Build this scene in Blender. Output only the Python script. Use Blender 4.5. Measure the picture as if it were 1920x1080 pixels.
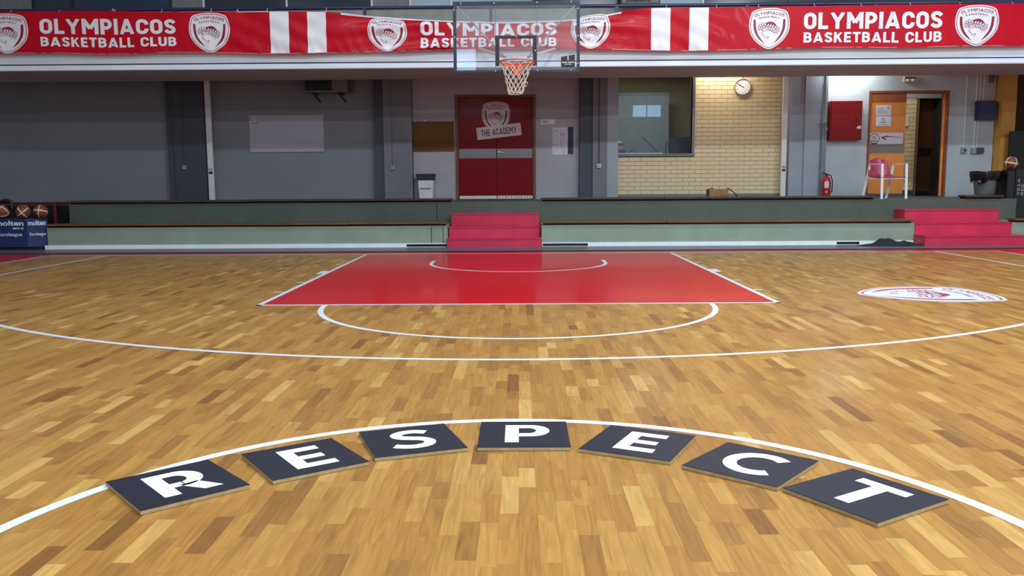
import bpy, bmesh, math, random
from mathutils import Vector, Matrix
from mathutils.geometry import tessellate_polygon
import numpy as np

random.seed(7)
rng = np.random.default_rng(11)
SC = bpy.context.scene
COL = SC.collection
for o in list(bpy.data.objects):
    bpy.data.objects.remove(o)
PI = math.pi

# ------------------------------------------------------------------ camera
F, CX, CY, CZ, PIT, YAW, ROL = (1633.139, 0.02216, -13.83193, 1.12860, -0.12080, -0.009259, -0.006380)


def cam_axes():
    cy, sy, cp, sp = math.cos(YAW), math.sin(YAW), math.cos(PIT), math.sin(PIT)
    f = Vector((sy * cp, cy * cp, sp)); rt = Vector((cy, -sy, 0)); up = rt.cross(f)
    c, s = math.cos(ROL), math.sin(ROL)
    return c * rt + s * up, -s * rt + c * up, f


AX, AY, AF = cam_axes()
CAMP = Vector((CX, CY, CZ))


def at(px, py, Y):
    """world point seen at a pixel of the photograph, on the plane of depth Y"""
    d = AX * ((px - 960) / F) + AY * ((540 - py) / F) + AF
    return CAMP + d * ((Y - CY) / d.y)


def onz(px, py, z=0.0):
    d = AX * ((px - 960) / F) + AY * ((540 - py) / F) + AF
    return CAMP + d * ((z - CZ) / d.z)


def pix(P):
    q = Vector(P) - CAMP
    d = q.dot(AF)
    return 960 + F * q.dot(AX) / d, 540 - F * q.dot(AY) / d


cam = bpy.data.cameras.new('camera')
cam.sensor_width = 36.0
cam.lens = 36.0 * F / 1920.0
cam.clip_start = 0.05
camo = bpy.data.objects.new('camera', cam)
COL.objects.link(camo)
M3 = Matrix((AX, AY, -AF)).transposed()
camo.matrix_world = Matrix.Translation(CAMP) @ M3.to_4x4()
SC.camera = camo

# ------------------------------------------------------------------ world, exposure, lamps
SC.view_settings.view_transform = 'Standard'
SC.view_settings.look = 'None'
SC.view_settings.gamma = 1.0
SC.view_settings.use_curve_mapping = False
SC.view_settings.exposure = 0.0

world = bpy.data.worlds.new('sky')
SC.world = world
world.use_nodes = True
wn = world.node_tree.nodes
wn['Background'].inputs[0].default_value = (0.50, 0.76, 1.0, 1)
wn['Background'].inputs[1].default_value = 5.5

HALL_X0, HALL_X1, HALL_Y0, HALL_Z = -13.0, 13.0, -28.0, 8.2
LAMPS = []
for ly, wy in ((-2.0, .45), (-7.5, 1.2), (-15.0, 1.3), (-22.0, 1.6)):
    for lx, wx in ((-8.5, .09), (-3.0, .64), (3.0, 1.14), (8.5, 1.25)):
        k = {(-3.0, -7.5): .72, (3.0, -7.5): 1.2, (8.5, -7.5): .85}.get((lx, ly), 1.0)      # strengths adjusted to balance floor brightness from left to right
        LAMPS.append((lx, ly, wx * wy * k))
for lx, ly, w in LAMPS:
    l = bpy.data.lights.new('hall_lamp', 'AREA')
    l.shape = 'RECTANGLE'; l.size = 1.5; l.size_y = 0.5
    l.energy = 350.0 * w
    l.color = (0.80, 0.92, 1.0)
    lo = bpy.data.objects.new('hall_lamp', l)
    lo.location = (lx, ly, 7.78)
    COL.objects.link(lo)
# lamps of the passage under the balcony (hidden behind its beam)
for px, e, c in ((1352, 17.0, (1.0, .90, .74)), (1590, 27.0, (.90, 1.0, .98))):
    p = at(px, 140, 4.05)
    l = bpy.data.lights.new('passage_lamp', 'AREA')
    l.shape = 'RECTANGLE'; l.size = 0.9; l.size_y = 0.12
    l.energy = e; l.color = c
    lo = bpy.data.objects.new('passage_lamp', l)
    lo.location = (p.x, 4.05, 3.58)
    lo.rotation_euler = (math.radians(25), 0, 0)
    COL.objects.link(lo)

# added fill light brightening the office; lamp in the passage behind the orange doorway
l = bpy.data.lights.new('office_fill_light', 'AREA'); l.shape = 'RECTANGLE'; l.size = 1.2; l.size_y = .3
l.energy = 12.0; l.color = (.9, 1.0, .98)
lo = bpy.data.objects.new('office_fill_light', l); lo.location = (2.9, 5.6, 3.55); COL.objects.link(lo)
l = bpy.data.lights.new('passage_lamp', 'AREA'); l.shape = 'RECTANGLE'; l.size = .9; l.size_y = .15
l.energy = 14.0; l.color = (.95, 1.0, .9)
lo = bpy.data.objects.new('passage_lamp', l); lo.location = (8.05, 5.0, 3.55); COL.objects.link(lo)

# ------------------------------------------------------------------ helpers
W = {}


def lin(c):
    r = []
    for v in c[:3]:
        v = v / 255.0
        r.append(v / 12.92 if v <= 0.04045 else ((v + 0.055) / 1.055) ** 2.4)
    return (r[0], r[1], r[2], 1.0)


MATS = {}


def mat(name, col, rough=0.6, metal=0.0, var=0.08, scale=6.0, bump=0.0, spec=0.5, coat=0.0, stretch=(1, 1, 1), emit=None):
    if name in MATS:
        return MATS[name]
    m = bpy.data.materials.new(name); m.use_nodes = True
    nt = m.node_tree; N = nt.nodes; L = nt.links
    b = N['Principled BSDF']
    b.inputs['Roughness'].default_value = rough
    b.inputs['Metallic'].default_value = metal
    b.inputs['Specular IOR Level'].default_value = spec
    b.inputs['Coat Weight'].default_value = coat
    b.inputs['Coat Roughness'].default_value = 0.08
    c = lin(col)
    tc = N.new('ShaderNodeTexCoord'); mp = N.new('ShaderNodeMapping')
    mp.inputs['Scale'].default_value = stretch
    L.new(tc.outputs['Object'], mp.inputs['Vector'])
    nz = N.new('ShaderNodeTexNoise'); nz.inputs['Scale'].default_value = scale; nz.inputs['Detail'].default_value = 5
    L.new(mp.outputs['Vector'], nz.inputs['Vector'])
    rp = N.new('ShaderNodeValToRGB')
    rp.color_ramp.elements[0].position = 0.3; rp.color_ramp.elements[1].position = 0.7
    lo, hi = 1 - var, 1 + var
    rp.color_ramp.elements[0].color = (c[0] * lo, c[1] * lo, c[2] * lo, 1)
    rp.color_ramp.elements[1].color = (min(1, c[0] * hi), min(1, c[1] * hi), min(1, c[2] * hi), 1)
    L.new(nz.outputs['Fac'], rp.inputs['Fac'])
    L.new(rp.outputs['Color'], b.inputs['Base Color'])
    if bump > 0:
        bp = N.new('ShaderNodeBump'); bp.inputs['Strength'].default_value = bump; bp.inputs['Distance'].default_value = 0.01
        L.new(nz.outputs['Fac'], bp.inputs['Height']); L.new(bp.outputs['Normal'], b.inputs['Normal'])
    if emit:
        b.inputs['Emission Color'].default_value = lin(col)
        b.inputs['Emission Strength'].default_value = emit
    MATS[name] = m
    return m


def glass_mat(name, tint=(1, 1, 1), haze=0.0, refl=1.0, rough=0.0):
    m = bpy.data.materials.new(name); m.use_nodes = True
    nt = m.node_tree; N = nt.nodes; L = nt.links
    N.remove(N['Principled BSDF'])
    out = N['Material Output']
    tr = N.new('ShaderNodeBsdfTransparent'); tr.inputs[0].default_value = (*tint, 1)
    gl = N.new('ShaderNodeBsdfGlossy'); gl.inputs['Roughness'].default_value = rough
    gl.inputs['Color'].default_value = (.95, .97, 1, 1)
    df = N.new('ShaderNodeBsdfDiffuse'); df.inputs[0].default_value = (.75, .78, .82, 1)
    fr = N.new('ShaderNodeFresnel'); fr.inputs['IOR'].default_value = 1.5
    nz = N.new('ShaderNodeTexNoise'); nz.inputs['Scale'].default_value = 5
    ml = N.new('ShaderNodeMath'); ml.operation = 'MULTIPLY'; ml.inputs[1].default_value = refl
    L.new(fr.outputs[0], ml.inputs[0])
    mh = N.new('ShaderNodeMath'); mh.operation = 'MULTIPLY'; mh.inputs[1].default_value = haze * 2
    L.new(nz.outputs['Fac'], mh.inputs[0])
    m1 = N.new('ShaderNodeMixShader'); L.new(mh.outputs[0], m1.inputs[0]); L.new(tr.outputs[0], m1.inputs[1]); L.new(df.outputs[0], m1.inputs[2])
    m2 = N.new('ShaderNodeMixShader'); L.new(ml.outputs[0], m2.inputs[0]); L.new(m1.outputs[0], m2.inputs[1]); L.new(gl.outputs[0], m2.inputs[2])
    L.new(m2.outputs[0], out.inputs['Surface'])
    MATS[name] = m
    return m


def wood_floor(name, source):
    """strip parquet: tone and grain of each strip come from a number of its own"""
    m = bpy.data.materials.new(name); m.use_nodes = True
    nt = m.node_tree; N = nt.nodes; L = nt.links; b = N['Principled BSDF']
    if source == 'object':
        r = N.new('ShaderNodeObjectInfo').outputs['Random']
    else:
        a = N.new('ShaderNodeAttribute'); a.attribute_name = 'rand'; r = a.outputs['Fac']
    ge = N.new('ShaderNodeNewGeometry')
    off = N.new('ShaderNodeCombineXYZ')
    mu = N.new('ShaderNodeMath'); mu.operation = 'MULTIPLY'; mu.inputs[1].default_value = 37.0; L.new(r, mu.inputs[0])
    for i in range(3):
        L.new(mu.outputs[0], off.inputs[i])
    va = N.new('ShaderNodeVectorMath'); va.operation = 'ADD'; L.new(ge.outputs['Position'], va.inputs[0]); L.new(off.outputs[0], va.inputs[1])
    mp = N.new('ShaderNodeMapping'); mp.inputs['Scale'].default_value = (34, 2.6, 1); L.new(va.outputs[0], mp.inputs['Vector'])
    nz = N.new('ShaderNodeTexNoise'); nz.inputs['Scale'].default_value = 1.0; nz.inputs['Detail'].default_value = 6; nz.inputs['Distortion'].default_value = 1.6
    L.new(mp.outputs[0], nz.inputs['Vector'])
    mp2 = N.new('ShaderNodeMapping'); mp2.inputs['Scale'].default_value = (150, 7, 1); L.new(va.outputs[0], mp2.inputs['Vector'])
    nz2 = N.new('ShaderNodeTexNoise'); nz2.inputs['Scale'].default_value = 1.0; nz2.inputs['Detail'].default_value = 3
    L.new(mp2.outputs[0], nz2.inputs['Vector'])
    rp = N.new('ShaderNodeValToRGB'); e = rp.color_ramp.elements
    stops = [(0.0, (122, 82, 42)), (0.05, (141, 99, 49)), (0.22, (153, 109, 53)), (0.55, (161, 117, 58)), (0.90, (167, 125, 64)), (1.0, (188, 149, 86))]
    e[0].position = 0; e[0].color = lin(stops[0][1]); e[1].position = 1; e[1].color = lin(stops[-1][1])
    for p, c in stops[1:-1]:
        k = e.new(p); k.color = lin(c)
    L.new(r, rp.inputs['Fac'])
    g1 = N.new('ShaderNodeMapRange'); g1.inputs[1].default_value = .3; g1.inputs[2].default_value = .7; g1.inputs[3].default_value = .80; g1.inputs[4].default_value = 1.14
    L.new(nz.outputs['Fac'], g1.inputs[0])
    g2 = N.new('ShaderNodeMapRange'); g2.inputs[1].default_value = .3; g2.inputs[2].default_value = .7; g2.inputs[3].default_value = .93; g2.inputs[4].default_value = 1.05
    L.new(nz2.outputs['Fac'], g2.inputs[0])
    mp3 = N.new('ShaderNodeMapping'); mp3.inputs['Scale'].default_value = (16, 3.2, 1); L.new(va.outputs[0], mp3.inputs['Vector'])
    nz3 = N.new('ShaderNodeTexNoise'); nz3.inputs['Scale'].default_value = 1.0; nz3.inputs['Detail'].default_value = 2; nz3.inputs['Distortion'].default_value = .6
    L.new(mp3.outputs[0], nz3.inputs['Vector'])
    g3 = N.new('ShaderNodeMapRange'); g3.inputs[1].default_value = .62; g3.inputs[2].default_value = .78; g3.inputs[3].default_value = 1.0; g3.inputs[4].default_value = .78
    L.new(nz3.outputs['Fac'], g3.inputs[0])
    g12 = N.new('ShaderNodeMath'); g12.operation = 'MULTIPLY'; L.new(g1.outputs[0], g12.inputs[0]); L.new(g2.outputs[0], g12.inputs[1])
    gm = N.new('ShaderNodeMath'); gm.operation = 'MULTIPLY'; L.new(g12.outputs[0], gm.inputs[0]); L.new(g3.outputs[0], gm.inputs[1])
    mx = N.new('ShaderNodeVectorMath'); mx.operation = 'SCALE'; L.new(rp.outputs['Color'], mx.inputs[0]); L.new(gm.outputs[0], mx.inputs['Scale'])
    L.new(mx.outputs[0], b.inputs['Base Color'])
    b.inputs['Roughness'].default_value = 0.36
    b.inputs['Specular IOR Level'].default_value = 0.13
    b.inputs['Coat Weight'].default_value = 0.17
    b.inputs['Coat Roughness'].default_value = 0.12
    MATS[name] = m
    return m


class MB:
    def __init__(s):
        s.v = []; s.f = []

    def add(s, vs, fs):
        n = len(s.v)
        s.v += [tuple(v) for v in vs]
        s.f += [tuple(i + n for i in f) for f in fs]
        return s

    def box(s, x0, x1, y0, y1, z0, z1):
        return s.add([(x0, y0, z0), (x1, y0, z0), (x1, y1, z0), (x0, y1, z0), (x0, y0, z1), (x1, y0, z1), (x1, y1, z1), (x0, y1, z1)],
                     [(0, 3, 2, 1), (4, 5, 6, 7), (0, 1, 5, 4), (1, 2, 6, 5), (2, 3, 7, 6), (3, 0, 4, 7)])

    def bar(s, a, b, w, h, up=(0, 0, 1)):
        """square bar from a to b"""
        a, b = Vector(a), Vector(b); d = (b - a).normalized(); u = Vector(up)
        if abs(d.dot(u)) > .95:
            u = Vector((0, 1, 0))
        x = d.cross(u).normalized(); y = x.cross(d).normalized()
        vs = []
        for p in (a, b):
            for sx, sy in ((-1, -1), (1, -1), (1, 1), (-1, 1)):
                vs.append(p + x * (sx * w / 2) + y * (sy * h / 2))
        return s.add(vs, [(0, 1, 2, 3)[::-1], (4, 5, 6, 7), (0, 1, 5, 4), (1, 2, 6, 5), (2, 3, 7, 6), (3, 0, 4, 7)])

    def tube(s, path, r, n=8, closed=False, cap=True):
        P = [Vector(p) for p in path]; m = len(P)
        rs = r if isinstance(r, (list, tuple)) else [r] * m
        rings = []
        ref = None
        for i, p in enumerate(P):
            if closed:
                d = P[(i + 1) % m] - P[i - 1]
            else:
                d = P[min(i + 1, m - 1)] - P[max(i - 1, 0)]
            d.normalize()
            if ref is None:
                ref = Vector((0, 0, 1)) if abs(d.z) < .9 else Vector((1, 0, 0))
            x = d.cross(ref).normalized(); y = x.cross(d).normalized(); ref = y
            rings.append([p + (x * math.cos(2 * PI * k / n) + y * math.sin(2 * PI * k / n)) * rs[i] for k in range(n)])
        vs = [v for g in rings for v in g]; fs = []
        for i in range(m if closed else m - 1):
            j = (i + 1) % m
            for k in range(n):
                fs.append((i * n + k, j * n + k, j * n + (k + 1) % n, i * n + (k + 1) % n))
        if cap and not closed:
            fs.append(tuple(range(n))); fs.append(tuple((m - 1) * n + k for k in range(n))[::-1])
        return s.add(vs, fs)

    def lathe(s, prof, c, n=24, axis='z', cap=True):
        vs = []; fs = []
        for r, h in prof:
            for k in range(n):
                a = 2 * PI * k / n
                x, y = r * math.cos(a), r * math.sin(a)
                if axis == 'z':
                    vs.append((c[0] + x, c[1] + y, c[2] + h))
                else:
                    vs.append((c[0] + x, c[1] + h, c[2] + y))
        m = len(prof)
        for i in range(m - 1):
            for k in range(n):
                fs.append((i * n + k, i * n + (k + 1) % n, (i + 1) * n + (k + 1) % n, (i + 1) * n + k))
        if cap:
            fs.append(tuple(range(n))[::-1]); fs.append(tuple((m - 1) * n + k for k in range(n)))
        return s.add(vs, fs)

    def prism(s, poly, lo, hi, f):
        """poly in 2D, f(u, v, h) -> 3D"""
        n = len(poly)
        vs = [f(u, v, lo) for u, v in poly] + [f(u, v, hi) for u, v in poly]
        fs = [tuple(range(n))[::-1], tuple(range(n, 2 * n))] + [(i, (i + 1) % n, n + (i + 1) % n, n + i) for i in range(n)]
        return s.add(vs, fs)

    def build(s, name, m, parent=None, origin=None, smooth=False, local=False, bevel=0.0, solid=0.0):
        me = bpy.data.meshes.new(name)
        if parent is not None:
            o0 = W[parent.name]
        else:
            o0 = Vector(origin) if origin is not None else Vector((0, 0, 0))
        vs = s.v if local else [(v[0] - o0.x, v[1] - o0.y, v[2] - o0.z) for v in s.v]
        me.from_pydata(vs, [], s.f)
        bm = bmesh.new(); bm.from_mesh(me); bmesh.ops.recalc_face_normals(bm, faces=bm.faces)
        if bevel:
            bmesh.ops.bevel(bm, geom=bm.edges[:], offset=bevel, segments=2, affect='EDGES', clamp_overlap=True)
        bm.to_mesh(me); bm.free()
        me.materials.append(m)
        if smooth:
            me.polygons.foreach_set('use_smooth', [True] * len(me.polygons))
            me.set_sharp_from_angle(angle=math.radians(42))
        o = bpy.data.objects.new(name, me)
        COL.objects.link(o)
        if parent is not None:
            o.parent = parent
            W[o.name] = o0
        else:
            o.location = o0; W[o.name] = o0
        if solid:
            md = o.modifiers.new('thickness', 'SOLIDIFY'); md.thickness = solid; md.offset = 0
        return o


def tag(o, label, cat, group=None):
    o['label'] = label; o['category'] = cat
    if group:
        o['group'] = group
    return o


def thing(name, label, cat, loc, group=None):
    o = bpy.data.objects.new(name, None); o.location = Vector(loc); o.empty_display_size = .1
    COL.objects.link(o); W[o.name] = Vector(loc)
    return tag(o, label, cat, group)


def struct(o):
    o['kind'] = 'structure'; return o


def sub(name, parent):
    """an Empty part (holds sub-parts)"""
    o = bpy.data.objects.new(name, None); COL.objects.link(o); o.parent = parent; W[o.name] = W[parent.name]
    return o


# ---- flat print: polygons, strokes, lettering (2D) then laid on a surface by a map
class Flat:
    def __init__(s):
        s.v = []; s.t = []

    def poly(s, pts):
        n = len(s.v); s.v += [(p[0], p[1]) for p in pts]
        for t in tessellate_polygon([[Vector((p[0], p[1], 0)) for p in pts]]):
            s.t.append(tuple(i + n for i in t))
        return s

    def quad(s, x0, y0, x1, y1):
        return s.poly([(x0, y0), (x1, y0), (x1, y1), (x0, y1)])

    def stroke(s, pts, w, closed=False):
        P = [Vector((p[0], p[1])) for p in pts]; m = len(P); L = []; R = []
        ws = w if isinstance(w, (list, tuple)) else [w] * m
        for i in range(m):
            if closed:
                a, b = P[i] - P[i - 1], P[(i + 1) % m] - P[i]
            else:
                a = P[i] - P[i - 1] if i else P[1] - P[0]
                b = P[i + 1] - P[i] if i < m - 1 else P[i] - P[i - 1]
            a.normalize(); b.normalize()
            na = Vector((-a.y, a.x)); nb = Vector((-b.y, b.x)); nn = (na + nb)
            if nn.length < 1e-4:
                nn = na
            nn.normalize(); k = max(.5, nn.dot(na)); d = nn * (ws[i] / 2 / k)
            L.append(P[i] + d); R.append(P[i] - d)
        n = len(s.v); s.v += [(p.x, p.y) for p in L + R]
        for i in range(m if closed else m - 1):
            j = (i + 1) % m
            s.t += [(n + i, n + m + i, n + m + j), (n + i, n + m + j, n + j)]
        return s

    def text(s, string, x, y, h, w=None, bold=0.0, align='c', f=None):
        """f: optional 2D warp of (u, v), u along the line centred on 0, v up from the baseline"""
        vs, ts, width = text2d(string, bold)
        k = h; kx = h if w is None else w / width
        ox = {'c': -width / 2, 'l': 0, 'r': -width}[align]
        n = len(s.v)
        for a, b in vs:
            u, v = (a + ox) * kx, b * k
            if f:
                u, v = f(u, v)
            s.v.append((x + u, y + v))
        s.t += [tuple(i + n for i in t) for t in ts]
        return s

    def warp(s, f):
        s.v = [f(*p) for p in s.v]; return s

    def lay(s, name, m, parent, f, h=0.0015, maxlen=None, local=False):
        """f(u, v, h) -> world"""
        if maxlen:
            bm = bmesh.new(); vs = [bm.verts.new((p[0], p[1], 0)) for p in s.v]
            for t in s.t:
                if len(set(t)) == 3:
                    try:
                        bm.faces.new([vs[i] for i in t])
                    except ValueError:
                        pass
            bmesh.ops.remove_doubles(bm, verts=bm.verts, dist=1e-5)
            for _ in range(5):
                es = [e for e in bm.edges if e.calc_length() > maxlen]
                if not es:
                    break
                bmesh.ops.subdivide_edges(bm, edges=es, cuts=1)
                bmesh.ops.triangulate(bm, faces=bm.faces)
            bm.verts.index_update()
            vv = [(v.co.x, v.co.y) for v in bm.verts]; tt = [tuple(v.index for v in fc.verts) for fc in bm.faces]; bm.free()
        else:
            vv, tt = s.v, s.t
        mb = MB(); mb.add([f(u, v, h) for u, v in vv], tt)
        return mb.build(name, m, parent, local=local)


_T = {}


def _font_mesh(string, bold):
    cu = bpy.data.curves.new('lettering', 'FONT'); cu.body = string; cu.size = 1.0; cu.offset = bold; cu.resolution_u = 5
    cu.fill_mode = 'FRONT'
    ob = bpy.data.objects.new('lettering', cu); COL.objects.link(ob)
    dg = bpy.context.evaluated_depsgraph_get(); dg.update()
    me = bpy.data.meshes.new_from_object(ob.evaluated_get(dg))
    me.calc_loop_triangles()
    vs = [(v.co.x, v.co.y) for v in me.vertices]; ts = [tuple(t.vertices) for t in me.loop_triangles]
    bpy.data.objects.remove(ob); bpy.data.curves.remove(cu); bpy.data.meshes.remove(me)
    return vs, ts


def text2d(string, bold=0.0):
    key = (string, bold)
    if key in _T:
        return _T[key]
    if ('H', bold) not in _T:
        hv, _ = _font_mesh('H', bold)
        _T[('H', bold)] = (min(v[1] for v in hv), max(v[1] for v in hv))
    b0, b1 = _T[('H', bold)][0:2]
    vs, ts = _font_mesh(string, bold)
    x0 = min(v[0] for v in vs)
    k = 1 / (b1 - b0)
    vs = [((v[0] - x0) * k, (v[1] - b0) * k) for v in vs]
    r = (vs, ts, max(v[0] for v in vs))
    if string != 'H':
        _T[key] = r
    return r


def _glyphs(t):
    """upright condensed capitals drawn as strokes of width t, cap height 1: name -> (width, strokes)"""
    a = t / 2; G = {}
    def rr(w, r=.225):
        return arc(w - a - r, 1 - a - r, r, r, 0, 90, 6) + arc(a + r, 1 - a - r, r, r, 90, 180, 6) + arc(a + r, a + r, r, r, 180, 270, 6) + arc(w - a - r, a + r, r, r, 270, 360, 6)
    w = .68; r = .225
    G['O'] = (w, [(rr(w), True)])
    c = arc(w - a - r, 1 - a - r, r, r, -8, 90, 6) + arc(a + r, 1 - a - r, r, r, 90, 180, 6) + arc(a + r, a + r, r, r, 180, 270, 6) + arc(w - a - r, a + r, r, r, 270, 368, 6)
    G['C'] = (w - .02, [(c, False)])
    G['L'] = (.54, [([(a, 1), (a, a), (.54, a)], False)])
    G['Y'] = (.78, [([(a * .9, 1.0), (.39, .46)], False), ([(.78 - a * .9, 1.0), (.39, .46)], False), ([(.39, .52), (.39, 0)], False)])
    G['M'] = (.90, [([(a, 0), (a, 1)], False), ([(.9 - a, 0), (.9 - a, 1)], False), ([(a * 1.1, .93), (.45, .36)], False), ([(.9 - a * 1.1, .93), (.45, .36)], False)])
    def bowl(y0, y1, w_):
        r_ = (y1 - y0) / 2
        return [(a, y1)] + arc(w_ - a - r_, (y0 + y1) / 2, r_, r_, 90, -90, 10) + [(a, y0)]
    G['P'] = (.64, [([(a, 0), (a, 1)], False), (bowl(.38 + a * .3, 1 - a, .64), False)])
    G['R'] = (.66, [([(a, 0), (a, 1)], False), (bowl(.40 + a * .3, 1 - a, .64), False), ([(.34, .45), (.66 - a, 0)], False)])
    G['B'] = (.65, [([(a, 0), (a, 1)], False), (bowl(a, .51, .65), False), (bowl(.51, 1 - a, .62), False)])
    G['D'] = (.66, [([(a, 0), (a, 1)], False), ([(a, 1 - a)] + arc(.66 - a - .22, 1 - a - .22, .22, .22, 90, 0, 6) + arc(.66 - a - .22, a + .22, .22, .22, 0, -90, 6) + [(a, a)], False)])
    G['I'] = (t, [([(a, 0), (a, 1)], False)])
    G['A'] = (.80, [([(a * .95, 0), (.40, 1.0)], False), ([(.80 - a * .95, 0), (.40, 1.0)], False), ([(.2, .26), (.6, .26)], False)])
    G['V'] = (.78, [([(a * .95, 1), (.39, 0)], False), ([(.78 - a * .95, 1), (.39, 0)], False)])
    w = .62
    G['S'] = (w, [(smooth2([(w - a * .6, .74), (w - a - .06, 1 - a - .05), (w / 2, 1 - a), (a + .06, 1 - a - .05), (a, .73), (a + .07, .575), (w / 2, .50), (w - a - .07, .425), (w - a, .27), (w - a - .06, a + .05), (w / 2, a), (a + .06, a + .05), (a * .6, .26)], 3), False)])
    G['K'] = (.68, [([(a, 0), (a, 1)], False), ([(a, .38), (.68 - a * 1.05, 1.0)], False), ([(.30, .56), (.68 - a * 1.05, 0)], False)])
    G['E'] = (.55, [([(.55, 1 - a), (a, 1 - a), (a, a), (.55, a)], False), ([(a, .5), (.50, .5)], False)])
    G['T'] = (.62, [([(0, 1 - a), (.62, 1 - a)], False), ([(.31, 1 - a), (.31, 0)], False)])
    w = .67
    G['U'] = (w, [([(a, 1)] + arc(a + r, a + r, r, r, 180, 270, 6) + arc(w - a - r, a + r, r, r, 270, 360, 6) + [(w - a, 1)], False)])
    G['N'] = (.70, [([(a, 0), (a, 1)], False), ([(.7 - a, 0), (.7 - a, 1)], False), ([(a, .96), (.7 - a, .04)], False)])
    G['H'] = (.68, [([(a, 0), (a, 1)], False), ([(.68 - a, 0), (.68 - a, 1)], False), ([(a, .5), (.68 - a, .5)], False)])
    G[' '] = (.26, [])
    return G


def caps(fl, string, x, y, h, w, t=.2, gap=.11, align='c', f=None):
    G = _glyphs(t); tot = sum(G[c][0] for c in string) + gap * (len(string) - 1)
    kx = w / tot; u0 = {'c': -tot / 2, 'l': 0, 'r': -tot}[align]
    for c in string:
        gw, sts = G[c]; g_ = Flat()
        for pts, cl in sts:
            g_.stroke(pts, t, cl)
        n = len(fl.v)
        for p, q in g_.v:
            u, v = (u0 + p) * kx, min(1.0, max(0.0, q)) * h
            if f:
                u, v = f(u, v)
            fl.v.append((x + u, y + v))
        fl.t += [tuple(i + n for i in tt) for tt in g_.t]
        u0 += gw + gap
    return fl


def arc(cx, cy, rx, ry, a0, a1, n=16):
    return [(cx + rx * math.cos(math.radians(a0 + (a1 - a0) * i / n)), cy + ry * math.sin(math.radians(a0 + (a1 - a0) * i / n))) for i in range(n + 1)]


def smooth2(pts, n=6, closed=False):
    """Catmull-Rom through 2D points"""
    m = len(pts); out = []
    rng_ = range(m) if closed else range(m - 1)
    for i in rng_:
        g = (lambda k: pts[k % m]) if closed else (lambda k: pts[min(max(k, 0), m - 1)])
        p0, p1, p2, p3 = g(i - 1), g(i), g(i + 1), g(i + 2)
        for k in range(n):
            t = k / n
            out.append(tuple(.5 * (2 * p1[d] + (p2[d] - p0[d]) * t + (2 * p0[d] - 5 * p1[d] + 4 * p2[d] - p3[d]) * t * t + (3 * p1[d] - p0[d] - 3 * p2[d] + p3[d]) * t ** 3) for d in range(len(p1))))
    if not closed:
        out.append(tuple(pts[-1]))
    return out


# ---- the club crest (unit width)
_half = [(0, .535), (.2, .52), (.36, .475), (.425, .43), (.462, .35), (.49, .22), (.5, .09), (.488, -.04), (.45, -.16), (.37, -.29), (.26, -.405), (.15, -.485), (.06, -.53)]
SHIELD = smooth2(_half + [(0, -.538)] + [(-x, y) for x, y in _half[:0:-1]], 3, True)


def shrink(k):
    return [(x * k, (y - .02) * k + .02) for x, y in SHIELD]


def crest_layers():
    white = Flat().poly(SHIELD)
    ink = Flat()
    ink.stroke(shrink(.93), .014, True)
    bar_o = smooth2([(.392, .24), (.392, .09), (.372, -.05), (.32, -.18), (.24, -.29), (.11, -.405)], 4)
    bar_i = smooth2([(.335, .225), (.332, .09), (.31, -.05), (.27, -.16), (.2, -.27), (.11, -.405)], 4)
    for sg in (1, -1):
        n = len(ink.v)
        a = [(sg * x, y) for x, y in bar_o]; b = [(sg * x, y) for x, y in bar_i]
        ink.v += a + b; m = len(a)
        for i in range(m - 1):
            ink.t += [(n + i, n + i + 1, n + m + i + 1), (n + i, n + m + i + 1, n + m + i)]
    R = .95

    def bend(u, v):
        a = u / R
        return (R + v) * math.sin(a), (R + v) * math.cos(a) - R
    caps(ink, 'OLYMPIACOS', 0, .366, .080, .72, .16, .16, f=bend)
    caps(ink, 'BASKETBALL', 0, .278, .048, .50, .15, .16, f=bend)
    # hair under the wreath
    ink.poly(smooth2([(-.12, .10), (-.06, .155), (.03, .178), (.09, .165), (.15, .115), (.19, .05), (.2, .01), (.1, .03), (0, .06)], 3, True))
    # face in profile
    ink.stroke([(-.185, .0), (-.168, -.065), (-.13, -.075), (-.09, -.055)], .011)
    ink.stroke([(-.175, -.09), (-.168, -.165), (-.135, -.172), (-.105, -.225), (-.095, -.245), (-.065, -.24), (-.035, -.205), (-.012, -.225), (-.045, -.285)], .011)
    # wreath: outlined leaves
    leaf_w = Flat()
    rows = [[(-.245, .03, 155), (-.225, .085, 130), (-.17, .115, 115), (-.10, .10, 105), (-.03, .085, 55), (.03, .075, 50), (.09, .06, 45), (.15, .03, 40), (.205, .0, 15)],
            [(-.225, -.015, 190), (-.15, .0, 215), (-.13, .045, 200), (-.06, .0, 285), (-.0, -.01, 290), (.06, -.035, 300), (.11, -.075, 305), (.17, -.09, 320), (.2, -.05, 340)]]
    for row in rows:
        for x, y, a in row:
            ca, sa = math.cos(math.radians(a)), math.sin(math.radians(a))
            L_, w_ = .052, .021
            pts = [(L_, 0), (.4 * L_, w_), (-.5 * L_, w_), (-L_, 0), (-.5 * L_, -w_), (.4 * L_, -w_)]
            pts = [(x + p * ca - q * sa, y + p * sa + q * ca) for p, q in pts]
            leaf_w.poly(pts)
            ink2 = Flat().stroke(pts, .008, True)
            n = len(leaf_w_ink.v); leaf_w_ink.v += ink2.v; leaf_w_ink.t += [tuple(i + n for i in t) for t in ink2.t]
    faint = Flat().text('1925', .135, -.175, .034, .11)
    return white, ink, leaf_w, faint


leaf_w_ink = Flat()
CREST = crest_layers()


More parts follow.
